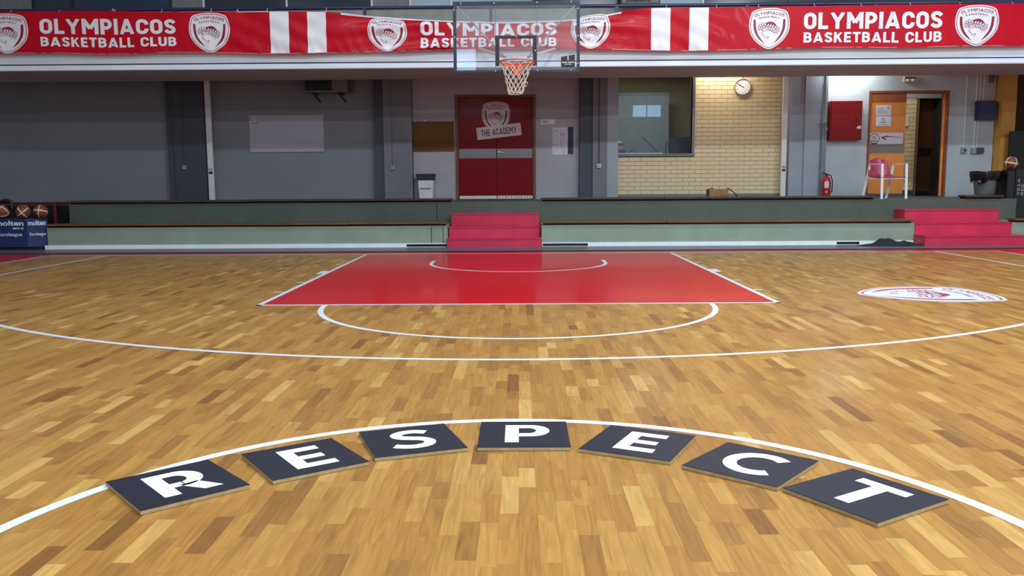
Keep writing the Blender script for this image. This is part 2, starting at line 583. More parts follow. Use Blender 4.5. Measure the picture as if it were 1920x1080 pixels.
def crest(parent, f, size, white, ink, faint=None, h=.002, dh=.0012, maxlen=None, local=False, name='crest'):
    """shield as a part, its print as sub-parts; f(u,v,h) with u,v in metres from the crest's centre"""
    def sc(fl):
        g = Flat(); g.v = [(x * size, y * size) for x, y in fl.v]; g.t = fl.t; return g
    s = sc(CREST[0]).lay(name, white, parent, f, h, maxlen, local)
    sc(CREST[1]).lay('crest_print', ink, s, f, h + dh, maxlen, local)
    sc(CREST[2]).lay('wreath_leaves', white, s, f, h + 2 * dh, maxlen, local)
    sc(leaf_w_ink).lay('wreath_outline', ink, s, f, h + 3 * dh, maxlen, local)
    if faint:
        sc(CREST[3]).lay('crest_year', faint, s, f, h + dh, maxlen, local)
    return s


def wall_map(Y, sgn=-1, X0=0.0, Z0=0.0, rot=0.0):
    c, s = math.cos(rot), math.sin(rot)
    return lambda u, v, h: (X0 + u * c - v * s, Y + sgn * h, Z0 + u * s + v * c)


def pxflat(*rects):
    pass


# ------------------------------------------------------------------ materials
m_wood_obj = wood_floor('oak_strip', 'object')
m_wood_att = wood_floor('oak_strip_field', 'attribute')
m_sub = mat('subfloor', (112, 78, 40), .9)
m_line = mat('court_line_paint', (214, 220, 232), .38, var=.02, coat=.3)
m_key = mat('court_red_paint', (190, 6, 24), .30, var=.04, scale=2, spec=.18, coat=.28)
m_apron = mat('grey_floor_paint', (90, 94, 104), .45, var=.10, scale=3, coat=.1)
m_tier = mat('sage_green_paint', (134, 149, 134), .6, var=.09, scale=2.2, bump=.05)
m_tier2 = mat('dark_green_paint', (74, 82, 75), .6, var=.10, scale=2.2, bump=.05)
m_white_band = mat('white_band_paint', (226, 232, 238), .5, var=.05)
m_bench = mat('bench_wood', (66, 46, 38), .55, var=.35, scale=5, stretch=(.6, 6, 9))
m_bench2 = mat('bench_wood_worn', (104, 72, 42), .5, var=.35, scale=5, stretch=(.6, 6, 9))
m_dark = mat('dark_gap', (18, 15, 13), .9)
m_step = mat('red_step_paint', (190, 36, 72), .48, var=.12, scale=4, bump=.05)
m_fascia = mat('fascia_paint', (226, 240, 255), .55, var=.05, scale=1.5)
m_soffit = mat('soffit_paint', (176, 172, 178), .8, var=.05)
m_wall_grey = mat('wall_grey_plaster', (130, 133, 142), .7, var=.06, scale=1.3, bump=.04)
m_wall_white = mat('wall_white_plaster', (166, 164, 170), .7, var=.07, scale=1.6, bump=.04)
m_wall_right = mat('wall_pale_blue_plaster', (186, 194, 200), .65, var=.07, scale=1.6, bump=.04)
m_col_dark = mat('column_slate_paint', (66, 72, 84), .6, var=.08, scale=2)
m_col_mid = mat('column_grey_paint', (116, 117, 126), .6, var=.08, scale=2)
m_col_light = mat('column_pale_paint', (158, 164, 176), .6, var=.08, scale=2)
m_mortar = mat('mortar', (120, 100, 62), .9)
m_brick = mat('yellow_brick', (224, 204, 164), .6, var=.06, scale=9, bump=.05)
m_hall = mat('hall_wall', (185, 186, 188), .8, var=.05, scale=.8)
m_ceil = mat('hall_ceiling', (160, 162, 166), .8, var=.05, scale=.8)
m_red_vinyl = mat('red_vinyl', (190, 4, 34), .4, var=.07, scale=3, spec=.2, coat=.04)
m_white_vinyl = mat('white_vinyl', (235, 238, 245), .33, var=.03, scale=3, coat=.15)
m_navy_tube = mat('navy_rail_paint', (44, 44, 82), .4, var=.1)
m_black = mat('black_paint', (22, 24, 30), .45, var=.1)
m_frame = mat('backboard_frame', (48, 56, 70), .4, metal=.4, var=.1)
m_white_metal = mat('white_metal', (222, 220, 222), .4, var=.05)
m_orange_rim = mat('orange_rim', (214, 84, 34), .4, var=.1)
m_net = mat('net_cord', (226, 220, 208), .8, var=.05, scale=30)
m_door_red = mat('door_red_gloss', (122, 4, 16), .34, var=.06, spec=.1, coat=.10)
m_door_frame = mat('door_frame_wood', (110, 60, 34), .5, var=.2, stretch=(6, 6, 1))
m_alu = mat('brushed_aluminium', (112, 112, 116), .32, metal=.6, var=.08, stretch=(1, 1, 20))
m_orange_door = mat('orange_door', (226, 138, 60), .45, var=.06)
m_orange_frame = mat('orange_frame', (140, 72, 38), .45, var=.1)
m_paper = mat('paper', (216, 214, 226), .8, var=.02)
m_ink = mat('printed_ink', (60, 52, 66), .8, var=.05)
m_ink_red = mat('printed_red', (120, 24, 46), .7, var=.05)
m_grey_plastic = mat('grey_plastic', (150, 152, 156), .5)
m_grey_metal = mat('grey_pipe', (128, 132, 136), .5, var=.12)
m_tile = mat("charcoal_tile", (31, 34, 46), .36, var=.08, scale=14, spec=.35)
m_mdf = mat('mdf_edge', (164, 142, 104), .7, var=.15, scale=40)
m_letter = mat('white_letter', (244, 247, 250), .4, var=.01)
m_glass_board = glass_mat('backboard_glass', (.97, .98, 1), haze=.10, refl=1.3)
m_glass_win = glass_mat('window_glass', (.86, .9, .92), haze=.0, refl=1.2)
m_glass_rear = glass_mat('rear_window_glass', (.95, .97, 1), haze=.0, refl=1.0)
m_dark_glass = mat('dark_glazing', (58, 68, 80), .12, var=.15, scale=1)
m_curtain = mat('gallery_curtain', (126, 128, 132), .7, var=.1, scale=2, stretch=(12, 1, 1))

# ------------------------------------------------------------------ floor
YB = 0.0            # inner edge of the base line
APRON0, TIER1, TIER2, WALL = 0.47, 1.40, 2.25, 4.40
Z1, Z2 = 0.385, 0.775
FX0, FX1, FY0 = -10.5, 10.5, -11.95
floor = struct(MB().box(HALL_X0, HALL_X1, HALL_Y0, 9.5, -.30, -.016).build('floor', m_sub))

PW = 0.0645
planks = []
x = FX0
while x < FX1:
    y = FY0 - random.random() * .4
    while y < APRON0 - .02:
        ln = random.choice((.18, .22, .26, .30, .34, .38, .42, .48))
        y1 = min(y + ln, APRON0 - .015)
        planks.append((x, y, y1))
        y = y1
    x += PW


def in_view(p):
    a = pix((p[0] + PW / 2, p[1], 0)); b = pix((p[0] + PW / 2, p[2], 0))
    return -30 < a[0] < 1950 and b[1] < 1080


near = sorted([p for p in planks if in_view(p)], key=lambda p: (p[0] - CX) ** 2 + ((p[1] + p[2]) / 2 - CY) ** 2)[:300]
nearset = set(near)
unit = bpy.data.meshes.new('floor_plank')
unit.from_pydata([(0, 0, -1), (1, 0, -1), (1, 1, -1), (0, 1, -1), (0, 0, -.025), (1, 0, -.025), (1, 1, -.025), (0, 1, -.025),
                  (.006, .001, 0), (.994, .001, 0), (.994, .999, 0), (.006, .999, 0)], [],
                 [(0, 1, 5, 4), (1, 2, 6, 5), (2, 3, 7, 6), (3, 0, 4, 7), (4, 5, 9, 8), (5, 6, 10, 9), (6, 7, 11, 10), (7, 4, 8, 11), (8, 9, 10, 11)])
unit.materials.append(m_wood_obj)
g = .0001
for x, y, y1 in near:
    o = bpy.data.objects.new('floor_plank', unit); COL.objects.link(o); o.parent = floor
    o.location = (x + g, y + g, 0); o.scale = (PW - 2 * g, y1 - y - 2 * g, .016)
far = [p for p in planks if p not in nearset]
n = len(far); A = np.array(far)
V = np.zeros((n, 8, 3), np.float32)
xs0, xs1, ys0, ys1 = A[:, 0] + g, A[:, 0] + PW - g, A[:, 1] + g, A[:, 2] - g
for i, (xa, ya, za) in enumerate(((xs0, ys0, -.016), (xs1, ys0, -.016), (xs1, ys1, -.016), (xs0, ys1, -.016), (xs0, ys0, 0), (xs1, ys0, 0), (xs1, ys1, 0), (xs0, ys1, 0))):
    V[:, i, 0] = xa; V[:, i, 1] = ya; V[:, i, 2] = za
Fq = np.array([(0, 1, 5, 4), (1, 2, 6, 5), (2, 3, 7, 6), (3, 0, 4, 7), (4, 5, 6, 7)])
FA = (np.arange(n)[:, None, None] * 8 + Fq[None]).reshape(-1, 4)
me = bpy.data.meshes.new('floor_planks')
me.vertices.add(n * 8); me.vertices.foreach_set('co', V.ravel())
me.loops.add(len(FA) * 4); me.loops.foreach_set('vertex_index', FA.ravel().astype(np.int32))
me.polygons.add(len(FA)); me.polygons.foreach_set('loop_start', (np.arange(len(FA)) * 4).astype(np.int32))
me.update(calc_edges=True); me.validate(); me.shade_flat()
at_ = me.attributes.new('rand', 'FLOAT', 'FACE'); at_.data.foreach_set('value', np.repeat(rng.random(n), 5).astype(np.float32))
me.materials.append(m_wood_att)
o = bpy.data.objects.new('floor_planks', me); COL.objects.link(o); o.parent = floor; o['kind'] = 'stuff'; W[o.name] = Vector((0, 0, 0))


def fmap(u, v, h):
    return (u, v, h)


def mark(name, fl, h=.0012, m=m_line):
    return fl.lay(name, m, floor, fmap, h)


# red paint: the key and the border outside the lines
mark('key_paint', Flat().quad(-2.44, -5.79, 2.44, 0.0), .0006, m_key)
mark('border_paint', Flat().quad(FX0, 0.03, FX1, APRON0 - .03), .0006, m_key)
for s in (-1, 1):
    mark('border_paint', Flat().quad(min(s * 7.57, s * 10.4), FY0, max(s * 7.57, s * 10.4), .03), .0005, m_key)
mark('base_line', Flat().quad(-7.6, 0, 7.6, .05))
for s in (-1, 1):
    a, b = sorted((s * 7.55, s * 7.60)); mark('side_line', Flat().quad(a, FY0, b, 0))
    a, b = sorted((s * 2.40, s * 2.45)); mark('key_line', Flat().quad(a, -5.8, b, 0))
    a, b = sorted((s * 6.57, s * 6.62)); mark('corner_line', Flat().quad(a, -2.95, b, 0))
    for y0, y1, l in ((-1.75, -1.70, .10), (-2.98, -2.60, .10), (-3.92, -3.87, .10), (-4.83, -4.78, .10)):
        a, b = sorted((s * 2.45, s * (2.45 + l))); mark('lane_mark', Flat().quad(a, y0, b, y1))
mark('free_throw_line', Flat().quad(-2.45, -5.80, 2.45, -5.75))
mark('free_throw_arc', Flat().stroke(arc(0, -5.80, 1.795, 1.795, 180, 360, 80), .05))
a3 = math.degrees(math.asin((2.95 - 1.575) / 6.75))
mark('three_point_arc', Flat().stroke(arc(0.0, -1.575, 6.77, 6.77, 180 + a3, 360 - a3, 160), .05))
mark('no_charge_arc', Flat().stroke([(-1.225, -1.21)] + arc(0, -1.60, 1.225, 1.225, 180, 360, 60) + [(1.225, -1.21)], .05))
mark('centre_circle', Flat().stroke(arc(-.012, -11.527, 1.745, 1.745, 0, 360, 160)[:-1], .052, True))
mark('halfway_line', Flat().quad(-7.55, -11.55, 7.55, -11.50), .0014)
# crest painted on the floor, lying on its side
emb = lambda u, v, h: (4.05 + v, -5.20 - u, h)
crest(floor, emb, 1.21, m_line, mat('floor_emblem_red', (178, 40, 62), .4, var=.04, coat=.3), h=.0010, dh=.0005, name='floor_emblem')

# concrete apron in front of the tiers
apron = struct(MB().box(HALL_X0, HALL_X1, APRON0, TIER1 + .2, -.2, .006).build('trim_1', m_apron))
MB().box(HALL_X0, HALL_X1, APRON0 - .016, APRON0, -.2, .012).build('edge_strip', m_dark, apron)

# ------------------------------------------------------------------ tiers
T1L, T1R = at(89, 440, TIER1).x, 12.0
T2L = at(130, 400, TIER2).x
ST_X0, ST_X1 = at(838.5, 460, TIER1 - .05).x, at(1015.5, 460, TIER1 - .05).x
RS_X0, RS_X1 = 6.89, 8.57
T2R = at(1905, 390, TIER2).x


def tier(name, x0, x1, y0, y1, z0, z1, joints=(), m=None):
    o = struct(MB().box(x0, x1, y0, y1, z0, z1).build(name, m or m_tier))
    for j in joints:
        MB().box(j - .005, j + .005, y0 - .003, y0 + .02, z0 + .02, z1 - .02).build('joint', m_dark, o)
    return o


jl = at(809, 445, TIER1).x, at(831, 445, TIER1).x
tier('concrete_tier', T1L, ST_X0, TIER1, TIER2 + .1, 0, Z1, jl)
tier('concrete_tier', ST_X1, T1R, TIER1, TIER2 + .1, 0, Z1)
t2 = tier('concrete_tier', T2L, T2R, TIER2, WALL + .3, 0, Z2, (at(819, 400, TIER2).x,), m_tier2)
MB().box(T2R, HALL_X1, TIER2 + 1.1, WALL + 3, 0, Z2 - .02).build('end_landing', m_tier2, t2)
MB().box(HALL_X0, T2L, TIER2 + 1.0, WALL + .3, 0, .05).build('end_landing', m_apron, t2)
for xa, xb in ((at(838, 380, TIER2).x, at(1016, 380, TIER2).x),):
    pass


def boards(y, z, x0, x1, cuts, th, dp, over, m, name='bench_board'):
    xs = [x0] + list(cuts) + [x1]
    for a, b in zip(xs[:-1], xs[1:]):
        tag_ = MB().box(a + .004, b - .004, y - over, y - over + dp, z, z + th).build(name, m, bench, bevel=.006)
        tag_.location.z += random.uniform(-.004, .004)


# wooden seat boards lie along the tier edges, on bearers blackened as shadow gap
def bench_run(label, y, z, x0, x1, cuts, m, dp=.30, th=.036, lift=.028):
    global bench
    bench = thing('bench_seat', label, 'bench', ((x0 + x1) / 2, y + .1, z))
    MB().box(x0 + .03, x1 - .03, y + .01, y + .22, z + .0005, z + lift).build('shadow_gap_bearer', m_dark, bench)
    boards(y, z + lift, x0, x1, cuts, th, dp, .05, m)


bench_run('long dark wooden seat boards on the upper tier left of the red double door', TIER2, Z2, at(127, 378, TIER2).x, at(848, 378, TIER2).x, [at(470, 378, TIER2).x], m_bench)
bench_run('long dark wooden seat boards on the upper tier under the yellow brick wall', TIER2, Z2, at(1014, 378, TIER2).x, at(1641, 372, TIER2).x, [at(1245, 375, TIER2).x], m_bench)
bench_run('short dark wooden seat board on the upper tier under the grey waste bin', TIER2, Z2, at(1808, 369, TIER2).x, at(1881, 369, TIER2).x, [], m_bench)
bench_run('worn wooden seat boards on the lower tier left of the central red steps', TIER1, Z1, at(91, 424, TIER1).x, at(838, 424, TIER1).x, [at(463, 424, TIER1).x, at(656, 424, TIER1).x], m_bench2)
bench_run('worn wooden seat boards on the lower tier between the two flights of red steps', TIER1, Z1, at(1016, 422, TIER1).x, RS_X0 - .03, [at(1250, 420, TIER1).x], m_bench2)
bench_run('worn wooden seat board on the lower tier right of the right-hand red steps', TIER1, Z1, RS_X1 + .03, 10.6, [], m_bench2)

# white band at the foot of the lower tier
def band(x0, x1, slots):
    b = struct(MB().box(x0, x1, TIER1 - .018, TIER1, .008, .078).build('baseboard_back', m_white_band))
    for a, c in slots:
        MB().box(a, c, TIER1 - .026, TIER1 - .016, .022, .062).build('vent_slot', m_dark, b)
    return b


band(at(85, 460, TIER1).x, ST_X0 - .01, [(at(763, 460, TIER1).x, at(838, 460, TIER1).x)])
band(ST_X1 + .01, RS_X0 - .01, [(at(1018, 460, TIER1).x, at(1102, 460, TIER1).x), (at(1568, 456, TIER1).x, at(1610, 456, TIER1).x)])

# red steps
def steps(label, x0, x1, fronts, tops, insets, back):
    t = thing('steps', label, 'steps', ((x0 + x1) / 2, fronts[0], 0))
    for i, (y, z, d) in enumerate(zip(fronts, tops, insets)):
        z0 = 0.006 if i == 0 else tops[i - 1]
        bk = back if y < back else y + .3
        MB().box(x0 + d, x1 - d, y, bk, z0, z - .02).build('riser', m_step, t)
        MB().box(x0 + d - .004, x1 - d + .004, y - .012, bk, z - .02, z).build('tread', m_step, t)
    return t


steps('red painted concrete steps in the middle, below the red double door', ST_X0 + .005, ST_X1 - .005, (1.30, 1.55, 1.90), (.165, .355, .575), (0, .01, .03), TIER2 + .05)
steps('wide red painted concrete steps on the right, below the orange doorway', RS_X0, RS_X1, (.98, 1.38, 1.82), (.185, .388, .60), (0, .005, .005), TIER2)

# ------------------------------------------------------------------ back wall
WZ = 3.95
def X(px, py=260, Y=WALL):
    return at(px, py, Y).x


def Zp(py, px=960, Y=WALL):
    return at(px, py, Y).z


xB, xC, xD = X(738), X(1121), X(1505)
wl = struct(MB().box(HALL_X0, X(713), WALL, WALL + .25, 0, WZ).build('wall_back', m_wall_grey))
dx0, dx1 = X(855, 280), X(1004, 280)
dz1 = Zp(178, 930)
mbw = MB().box(X(713), dx0, WALL, WALL + .25, 0, WZ).box(dx1, X(1100), WALL, WALL + .25, 0, WZ).box(dx0, dx1, WALL, WALL + .25, dz1, WZ).box(dx0, dx1, WALL + .1, WALL + .25, 0, dz1)
struct(mbw.build('wall_back', m_wall_white))

# brick panel with the office window
bx0, bx1 = X(1156), X(1468)
wx0, wx1 = X(1157), X(1298, 220)
wz0 = Zp(288, 1230)
mbw = MB().box(X(1100), bx0, WALL + .012, WALL + .25, 0, WZ).box(bx0, wx1, WALL + .012, WALL + .25, 0, wz0).box(wx1, bx1 + .3, WALL + .012, WALL + .25, 0, WZ)
wbrick = struct(mbw.build('wall_back', m_mortar))
bz0 = Zp(364, 1300)
BH, BL = .0848, .2515
brick_me = bpy.data.meshes.new('brick')
e_ = .006
brick_me.from_pydata([(0, 0, 0), (1, 0, 0), (1, 0, 1), (0, 0, 1), (-.0, 1, -.0), (1, 1, 0), (1, 1, 1), (0, 1, 1)], [], [(0, 1, 2, 3), (1, 5, 6, 2), (5, 4, 7, 6), (4, 0, 3, 7), (3, 2, 6, 7), (4, 5, 1, 0)])
brick_me.materials.append(m_brick)


def bricks(parent, x0, x1, z0, z1, y, skip=None, L_=BL, H_=BH, dep=.03):
    z = z0; r = 0
    while z < z1 - .02:
        h = min(H_, z1 - z)
        xx = x0 - (L_ / 2 if r % 2 else 0)
        while xx < x1 - .02:
            a, b = max(xx, x0), min(xx + L_, x1)
            if skip and skip(a, b, z, z + h):
                aa = max(a, skip.x1)
                if b - aa < .03:
                    xx += L_; continue
                a = aa
            if b - a > .02:
                o = bpy.data.objects.new('brick', brick_me); COL.objects.link(o); o.parent = parent
                o.location = (a + .003 - W[parent.name].x, y - random.uniform(0, .004) - W[parent.name].y, z + .0035 - W[parent.name].z)
                o.scale = (b - a - .006, dep, h - .007)
            xx += L_
        z += H_; r += 1


class Skip:
    x1 = wx1 + .05

    def __call__(s, a, b, c, d):
        return d > wz0 - .03 and a < wx1 + .05


bricks(wbrick, bx0, bx1, bz0, bz0 + 28.9 * BH, WALL, Skip())
MB().box(bx0, bx1, WALL - .012, WALL + .02, Z2, bz0 - .003).build('skirting', m_col_mid, wbrick)

# right wall, with the opening of the orange doorway
ox0, ox1 = X(1626, 260), X(1776, 260)
oz1 = Zp(170, 1700)
xr = X(1862, 260)
mbw = MB().box(X(1500), ox0, WALL, WALL + .25, 0, WZ).box(ox1, xr, WALL, WALL + .25, 0, WZ).box(ox0, ox1, WALL, WALL + .25, oz1, WZ)
struct(mbw.build('wall_back', m_wall_right))
# yellow pilaster and the dark passage at the far right
yp0, yp1 = X(1863, 260), X(1889, 260)
pil = struct(MB().box(yp0, yp1, WALL - .25, WALL + .4, 0, WZ).build('pilaster', mat('ochre_paint', (206, 148, 66), .6)))
MB().box(yp1, HALL_X1, WALL + 2.0, WALL + 2.2, 0, WZ).build('passage_wall', mat('passage_brown', (112, 84, 56), .8, var=.1), pil)
MB().box(yp1, yp1 + .08, WALL - .1, WALL + 2.0, 0, WZ).build('passage_jamb', mat('jamb_dark', (38, 32, 28), .7), pil)

# columns: (left px, boundaries) at mid height
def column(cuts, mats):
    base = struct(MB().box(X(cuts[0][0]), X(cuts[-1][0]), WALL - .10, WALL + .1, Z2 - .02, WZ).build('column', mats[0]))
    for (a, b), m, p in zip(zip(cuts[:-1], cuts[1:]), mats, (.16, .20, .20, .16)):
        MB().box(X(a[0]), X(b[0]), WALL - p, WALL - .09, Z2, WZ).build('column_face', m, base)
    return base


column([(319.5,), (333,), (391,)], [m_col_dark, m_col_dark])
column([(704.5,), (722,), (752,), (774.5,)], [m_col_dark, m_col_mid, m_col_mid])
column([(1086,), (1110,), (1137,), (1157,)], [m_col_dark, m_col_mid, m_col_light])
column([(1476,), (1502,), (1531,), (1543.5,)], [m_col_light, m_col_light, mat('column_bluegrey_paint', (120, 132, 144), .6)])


def post(label, px_t, px_b, w, sticker_py):
    # tall white post standing on the upper tier in front of a column edge
    xx = X((px_t + px_b) / 2, 260, WALL - .2); wd = w / 90.0
    t = thing('white_post', label, 'post', (xx, WALL - .2, Z2))
    MB().box(xx - wd / 2, xx + wd / 2, WALL - .25, WALL - .18, Z2, WZ - .2).build('upright', m_white_metal, t, bevel=.006)
    for k, (dy, hh, m) in enumerate(((0, .055, m_paper), (8, .05, m_grey_plastic), (14, .05, m_black if 'left' in label else m_ink_red))):
        zz = Zp(sticker_py + dy, px_b, WALL - .25)
        MB().box(xx - wd * .36, xx + wd * .36, WALL - .2535, WALL - .2505, zz - hh / 2, zz + hh / 2).build('sticker', m, t)


post('narrow white steel post against the left slate grey column', 387, 400, 10, 310)
post('narrow white steel post at the right end of the yellow brick wall', 1471, 1468.5, 9, 305)

# ------------------------------------------------------------------ office behind the window
ow = WALL + 2.2
m_off = mat('office_wall', (186, 180, 152), .8, var=.08)
for bx in ((X(1080), X(1500), ow + .6, ow + .7, 0, WZ), (X(1080) - .1, X(1080), WALL + .25, ow + .7, 0, WZ), (X(1500), X(1500) + .1, WALL + .25, ow + .7, 0, WZ), (X(1080), X(1500), WALL + .25, ow + .7, 3.6, 3.7), (X(1080), X(1500), WALL + .26, ow + .7, Z2 - .1, Z2 - .002)):
    struct(MB().box(*bx).build('wall_office', m_off))
wpx, wpz = X(1254), Zp(174, 1230)
win = struct(MB().box(wx0, wpx, WALL + .05, WALL + .058, wz0, wpz).build('window_1', m_glass_win))
MB().box(wpx - .012, wpx + .004, WALL + .046, WALL + .062, wz0, wpz).build('pane_edge', m_grey_metal, win)
MB().box(wx1 - .0, wx1 + .055, WALL - .012, WALL + .12, wz0 - .05, 3.7).build('window_frame', m_alu, win)
MB().box(wx0 - .02, wx1 + .055, WALL - .03, WALL + .14, wz0 - .055, wz0).build('window_sill', m_col_mid, win)
MB().box(wx0 - .005, wx0 + .012, WALL - .01, WALL + .1, wz0, 3.7).build('window_frame', m_white_metal, win)
MB().box(wx0, X(1242), WALL - .025, WALL + .03, wz0, wz0 + .012).build('window_track', m_white_metal, win)
Yo = ow
tag(MB().box(at(1110, 200, Yo).x, at(1254, 200, Yo).x, Yo, Yo + .05, Z2, at(1200, 174, Yo).z).build('reflection_panel', mat('reflection_grey', (140, 148, 150), .5), origin=(at(1180, 200, Yo).x, Yo, Z2)),  # added panel, its grey imitates the hall reflected in the pane
    'pale grey panel inside the office imitating the reflection in the glass', 'panel')
Yc = WALL + 1.6
tag(MB().box(at(1257, 270, Yc).x, at(1330, 270, Yc).x, Yc, Yc + .45, Z2, at(1270, 257, Yc).z).build('filing_cabinet', mat('cabinet_slate', (104, 112, 124), .5), origin=(at(1290, 270, Yc).x, Yc + .2, Z2), bevel=.01),
    'slate grey filing cabinet low inside the office at the right', 'cabinet')
# desk behind the sill (carries the small things)
Yd = WALL + .30
dz = wz0 - .02
desk = thing('desk', 'office desk just below the window sill inside the office', 'desk', (X(1230), Yd + .3, Z2))
MB().box(wx0 + .02, wx1 - .04, Yd - .02, Yd + .6, dz - .04, dz).build('desk_top', m_col_light, desk)
for xx in (wx0 + .06, wx1 - .1):
    MB().box(xx - .025, xx + .025, Yd + .02, Yd + .07, Z2, dz - .04).build('leg', m_grey_metal, desk)
    MB().box(xx - .025, xx + .025, Yd + .5, Yd + .55, Z2, dz - .04).build('leg', m_grey_metal, desk)
# dark bottle at the window track, standing in for the pane's edge lock
p = at(1252, 289, WALL + .015); hB = at(1252, 266, WALL + .015).z
bt = thing('handle', 'black bottle standing in for the lock of the office window pane', 'handle', (p.x, WALL + .1, wz0))
MB().lathe([(.036, 0), (.038, .01), (.038, .19), (.03, .215), (.02, .23)], (p.x, WALL + .105, wz0), 14).build('handle_body', m_black, bt, smooth=True)
MB().lathe([(.021, .228), (.021, .255), (.015, .26)], (p.x, WALL + .105, wz0), 12).build('handle_cap', m_dark, bt, smooth=True)
# boom rod of a desk lamp
a, b = at(1207, 259, Yd + .25), at(1233, 285, Yd + .25)
lp = thing('desk_lamp', 'thin black desk lamp arm slanting up behind the office window', 'lamp', (b.x, Yd + .25, dz))
MB().tube([b, a], .012, 8).build('lamp_arm', m_black, lp)
MB().lathe([(.06, 0), (.06, .012), (.02, .03), (.014, b.z - dz + .01)], (b.x, Yd + .25, dz), 16).build('lamp_base', m_black, lp)
MB().tube([a, a + Vector((-.03, 0, .02))], .017, 8).build('lamp_head', m_black, lp)
# red barred stool arm and bag at the left of the office window
a, b, c = at(1172, 286, Yd + .15), at(1194, 278, Yd + .15), at(1194, 286.5, Yd + .15)
hg = thing('desk_rack', 'small red wire rack on the desk inside the office', 'rack', (a.x, Yd + .15, dz))
MB().tube([(a.x, a.y, dz + .01), b, (b.x + .004, b.y, dz + .01)], .008, 6).tube([(a.x, a.y + .12, dz + .01), b + Vector((0, .12, 0)), (b.x + .004, b.y + .12, dz + .01)], .008, 6).build('rack_wire', m_ink_red, hg)
MB().tube([b, b + Vector((0, .12, 0))], .008, 6).build('cross_wire', m_ink_red, hg)
c0 = at(1157, 272, Yd + .15)
hm = thing('helmet', 'red and white helmet on a dark box inside the office, at the window edge', 'helmet', (c0.x, Yd + .15, dz))
MB().box(c0.x - .14, c0.x + .17, Yd + .05, Yd + .25, dz, at(1157, 281, Yd + .15).z).build('helmet_stand', m_frame, hm, bevel=.01)
zc = at(1157, 281, Yd + .15).z
MB().lathe([(.115, 0), (.135, .04), (.137, .075)], (c0.x, Yd + .15, zc), 20).build('white_rim', m_white_metal, hm, smooth=True)
MB().lathe([(.138, .075), (.134, .105), (.122, .135)], (c0.x, Yd + .15, zc), 20).build('red_band', m_ink_red, hm, smooth=True)
MB().lathe([(.122, .135), (.095, .17), (.05, .19), (.01, .197)], (c0.x, Yd + .15, zc), 20).build('white_crown', m_white_metal, hm, smooth=True)

# ------------------------------------------------------------------ red double door
dz0 = Z2
dr = struct(MB().box(dx0 - .005, dx0 + .055, WALL - .03, WALL + .12, dz0, dz1 + .0).box(dx1 - .055, dx1 + .005, WALL - .03, WALL + .12, dz0, dz1).box(dx0 + .055, dx1 - .055, WALL - .03, WALL + .12, dz1 - .05, dz1).build('door_1', m_door_frame))
lm = X(931.5, 300)
L0, L1 = dx0 + .06, dx1 - .06
zs0, zs1 = Zp(296.5, 930), Zp(279, 930)
zk = dz0 + .078
for a, b, right in ((L0, lm - .004, False), (lm + .004, L1, True)):
    lf = MB().box(a, b, WALL + .005, WALL + .05, dz0 + .012, dz1 - .055).build('door_leaf', m_door_red, dr)
    MB().box(a + .004, b - .004, WALL - .001, WALL + .006, zs0, zs1).build('metal_strip', m_alu, lf)
    MB().box(a + .004, b - .004, WALL - .001, WALL + .006, dz0 + .014, zk).build('kick_plate', m_white_metal, lf)
    if right:
        hz = (zs0 + zs1) / 2 + .03
        MB().lathe([(.022, 0), (.022, -.015)], (a + .04, WALL - .001, hz), 14, 'y').tube([(a + .04, WALL - .01, hz), (a + .04, WALL - .05, hz), (a + .09, WALL - .055, hz - .006), (a + .14, WALL - .052, hz - .012)], .009, 8).build('door_handle', m_white_metal, lf, smooth=True)
        mb = MB(); r_ = random.Random(3)
        for k in range(11):
            xx = a + .05 + (b - a - .1) * k / 10 + r_.uniform(-.015, .015); mb.box(xx - .006, xx + .006, WALL - .0025, WALL - .001, dz0 + .02 + r_.uniform(0, .02), zk - .006)
        mb.build('scuff_marks', m_ink, lf)
m_dec_w = mat('decal_white', (206, 186, 194), .4)
m_dec_r = mat('decal_crimson', (98, 18, 36), .4)
cc = at(929.8, 219.5, WALL)
crest(dr, wall_map(WALL + .004, -1, cc.x, cc.z), .585, m_dec_w, m_dec_r, m_dec_r, h=.001, dh=.0008, name='crest_decal')
pl = at(935.5, 246.5, WALL); ang = math.radians(6.3)
pm = wall_map(WALL + .004, -1, pl.x, pl.z, ang)
plate = Flat().poly(arc(-.44, -.105, .02, .02, 180, 270, 4) + arc(.44, -.105, .02, .02, 270, 360, 4) + arc(.44, .105, .02, .02, 0, 90, 4) + arc(-.44, .105, .02, .02, 90, 180, 4)).lay('academy_decal', m_dec_w, dr, pm, .0045)
caps(Flat(), 'THE ACADEMY', 0, -.068, .135, .74, .19, .12).lay('academy_lettering', m_dec_r, plate, pm, .0055)
Flat().stroke([(-.43, -.09), (-.43, .09)], .005).stroke([(.43, -.09), (.43, .09)], .005).lay('decal_border', m_dec_r, plate, pm, .0055)

# ------------------------------------------------------------------ things on the back wall
def panel(name, label, cat, px0, py0, px1, py1, m, th=.02, Y=WALL, frame=None, group=None):
    a, b = at(px0, py1, Y), at(px1, py0, Y)
    cx_, cz_ = (a.x + b.x) / 2, (a.z + b.z) / 2
    t = thing(name, label, cat, (cx_, Y, a.z), group)
    MB().box(a.x, b.x, Y - th, Y - .0005, a.z, b.z).build('board' if cat != 'paper' else 'sheet', m, t)
    if frame:
        w = .014; mb = MB()
        mb.box(a.x - w, b.x + w, Y - th - .004, Y - .001, b.z, b.z + w).box(a.x - w, b.x + w, Y - th - .004, Y - .001, a.z - w, a.z)
        mb.box(a.x - w, a.x, Y - th - .004, Y - .001, a.z, b.z).box(b.x, b.x + w, Y - th - .004, Y - .001, a.z, b.z)
        mb.build('board_frame', frame, t)
    return t, a, b


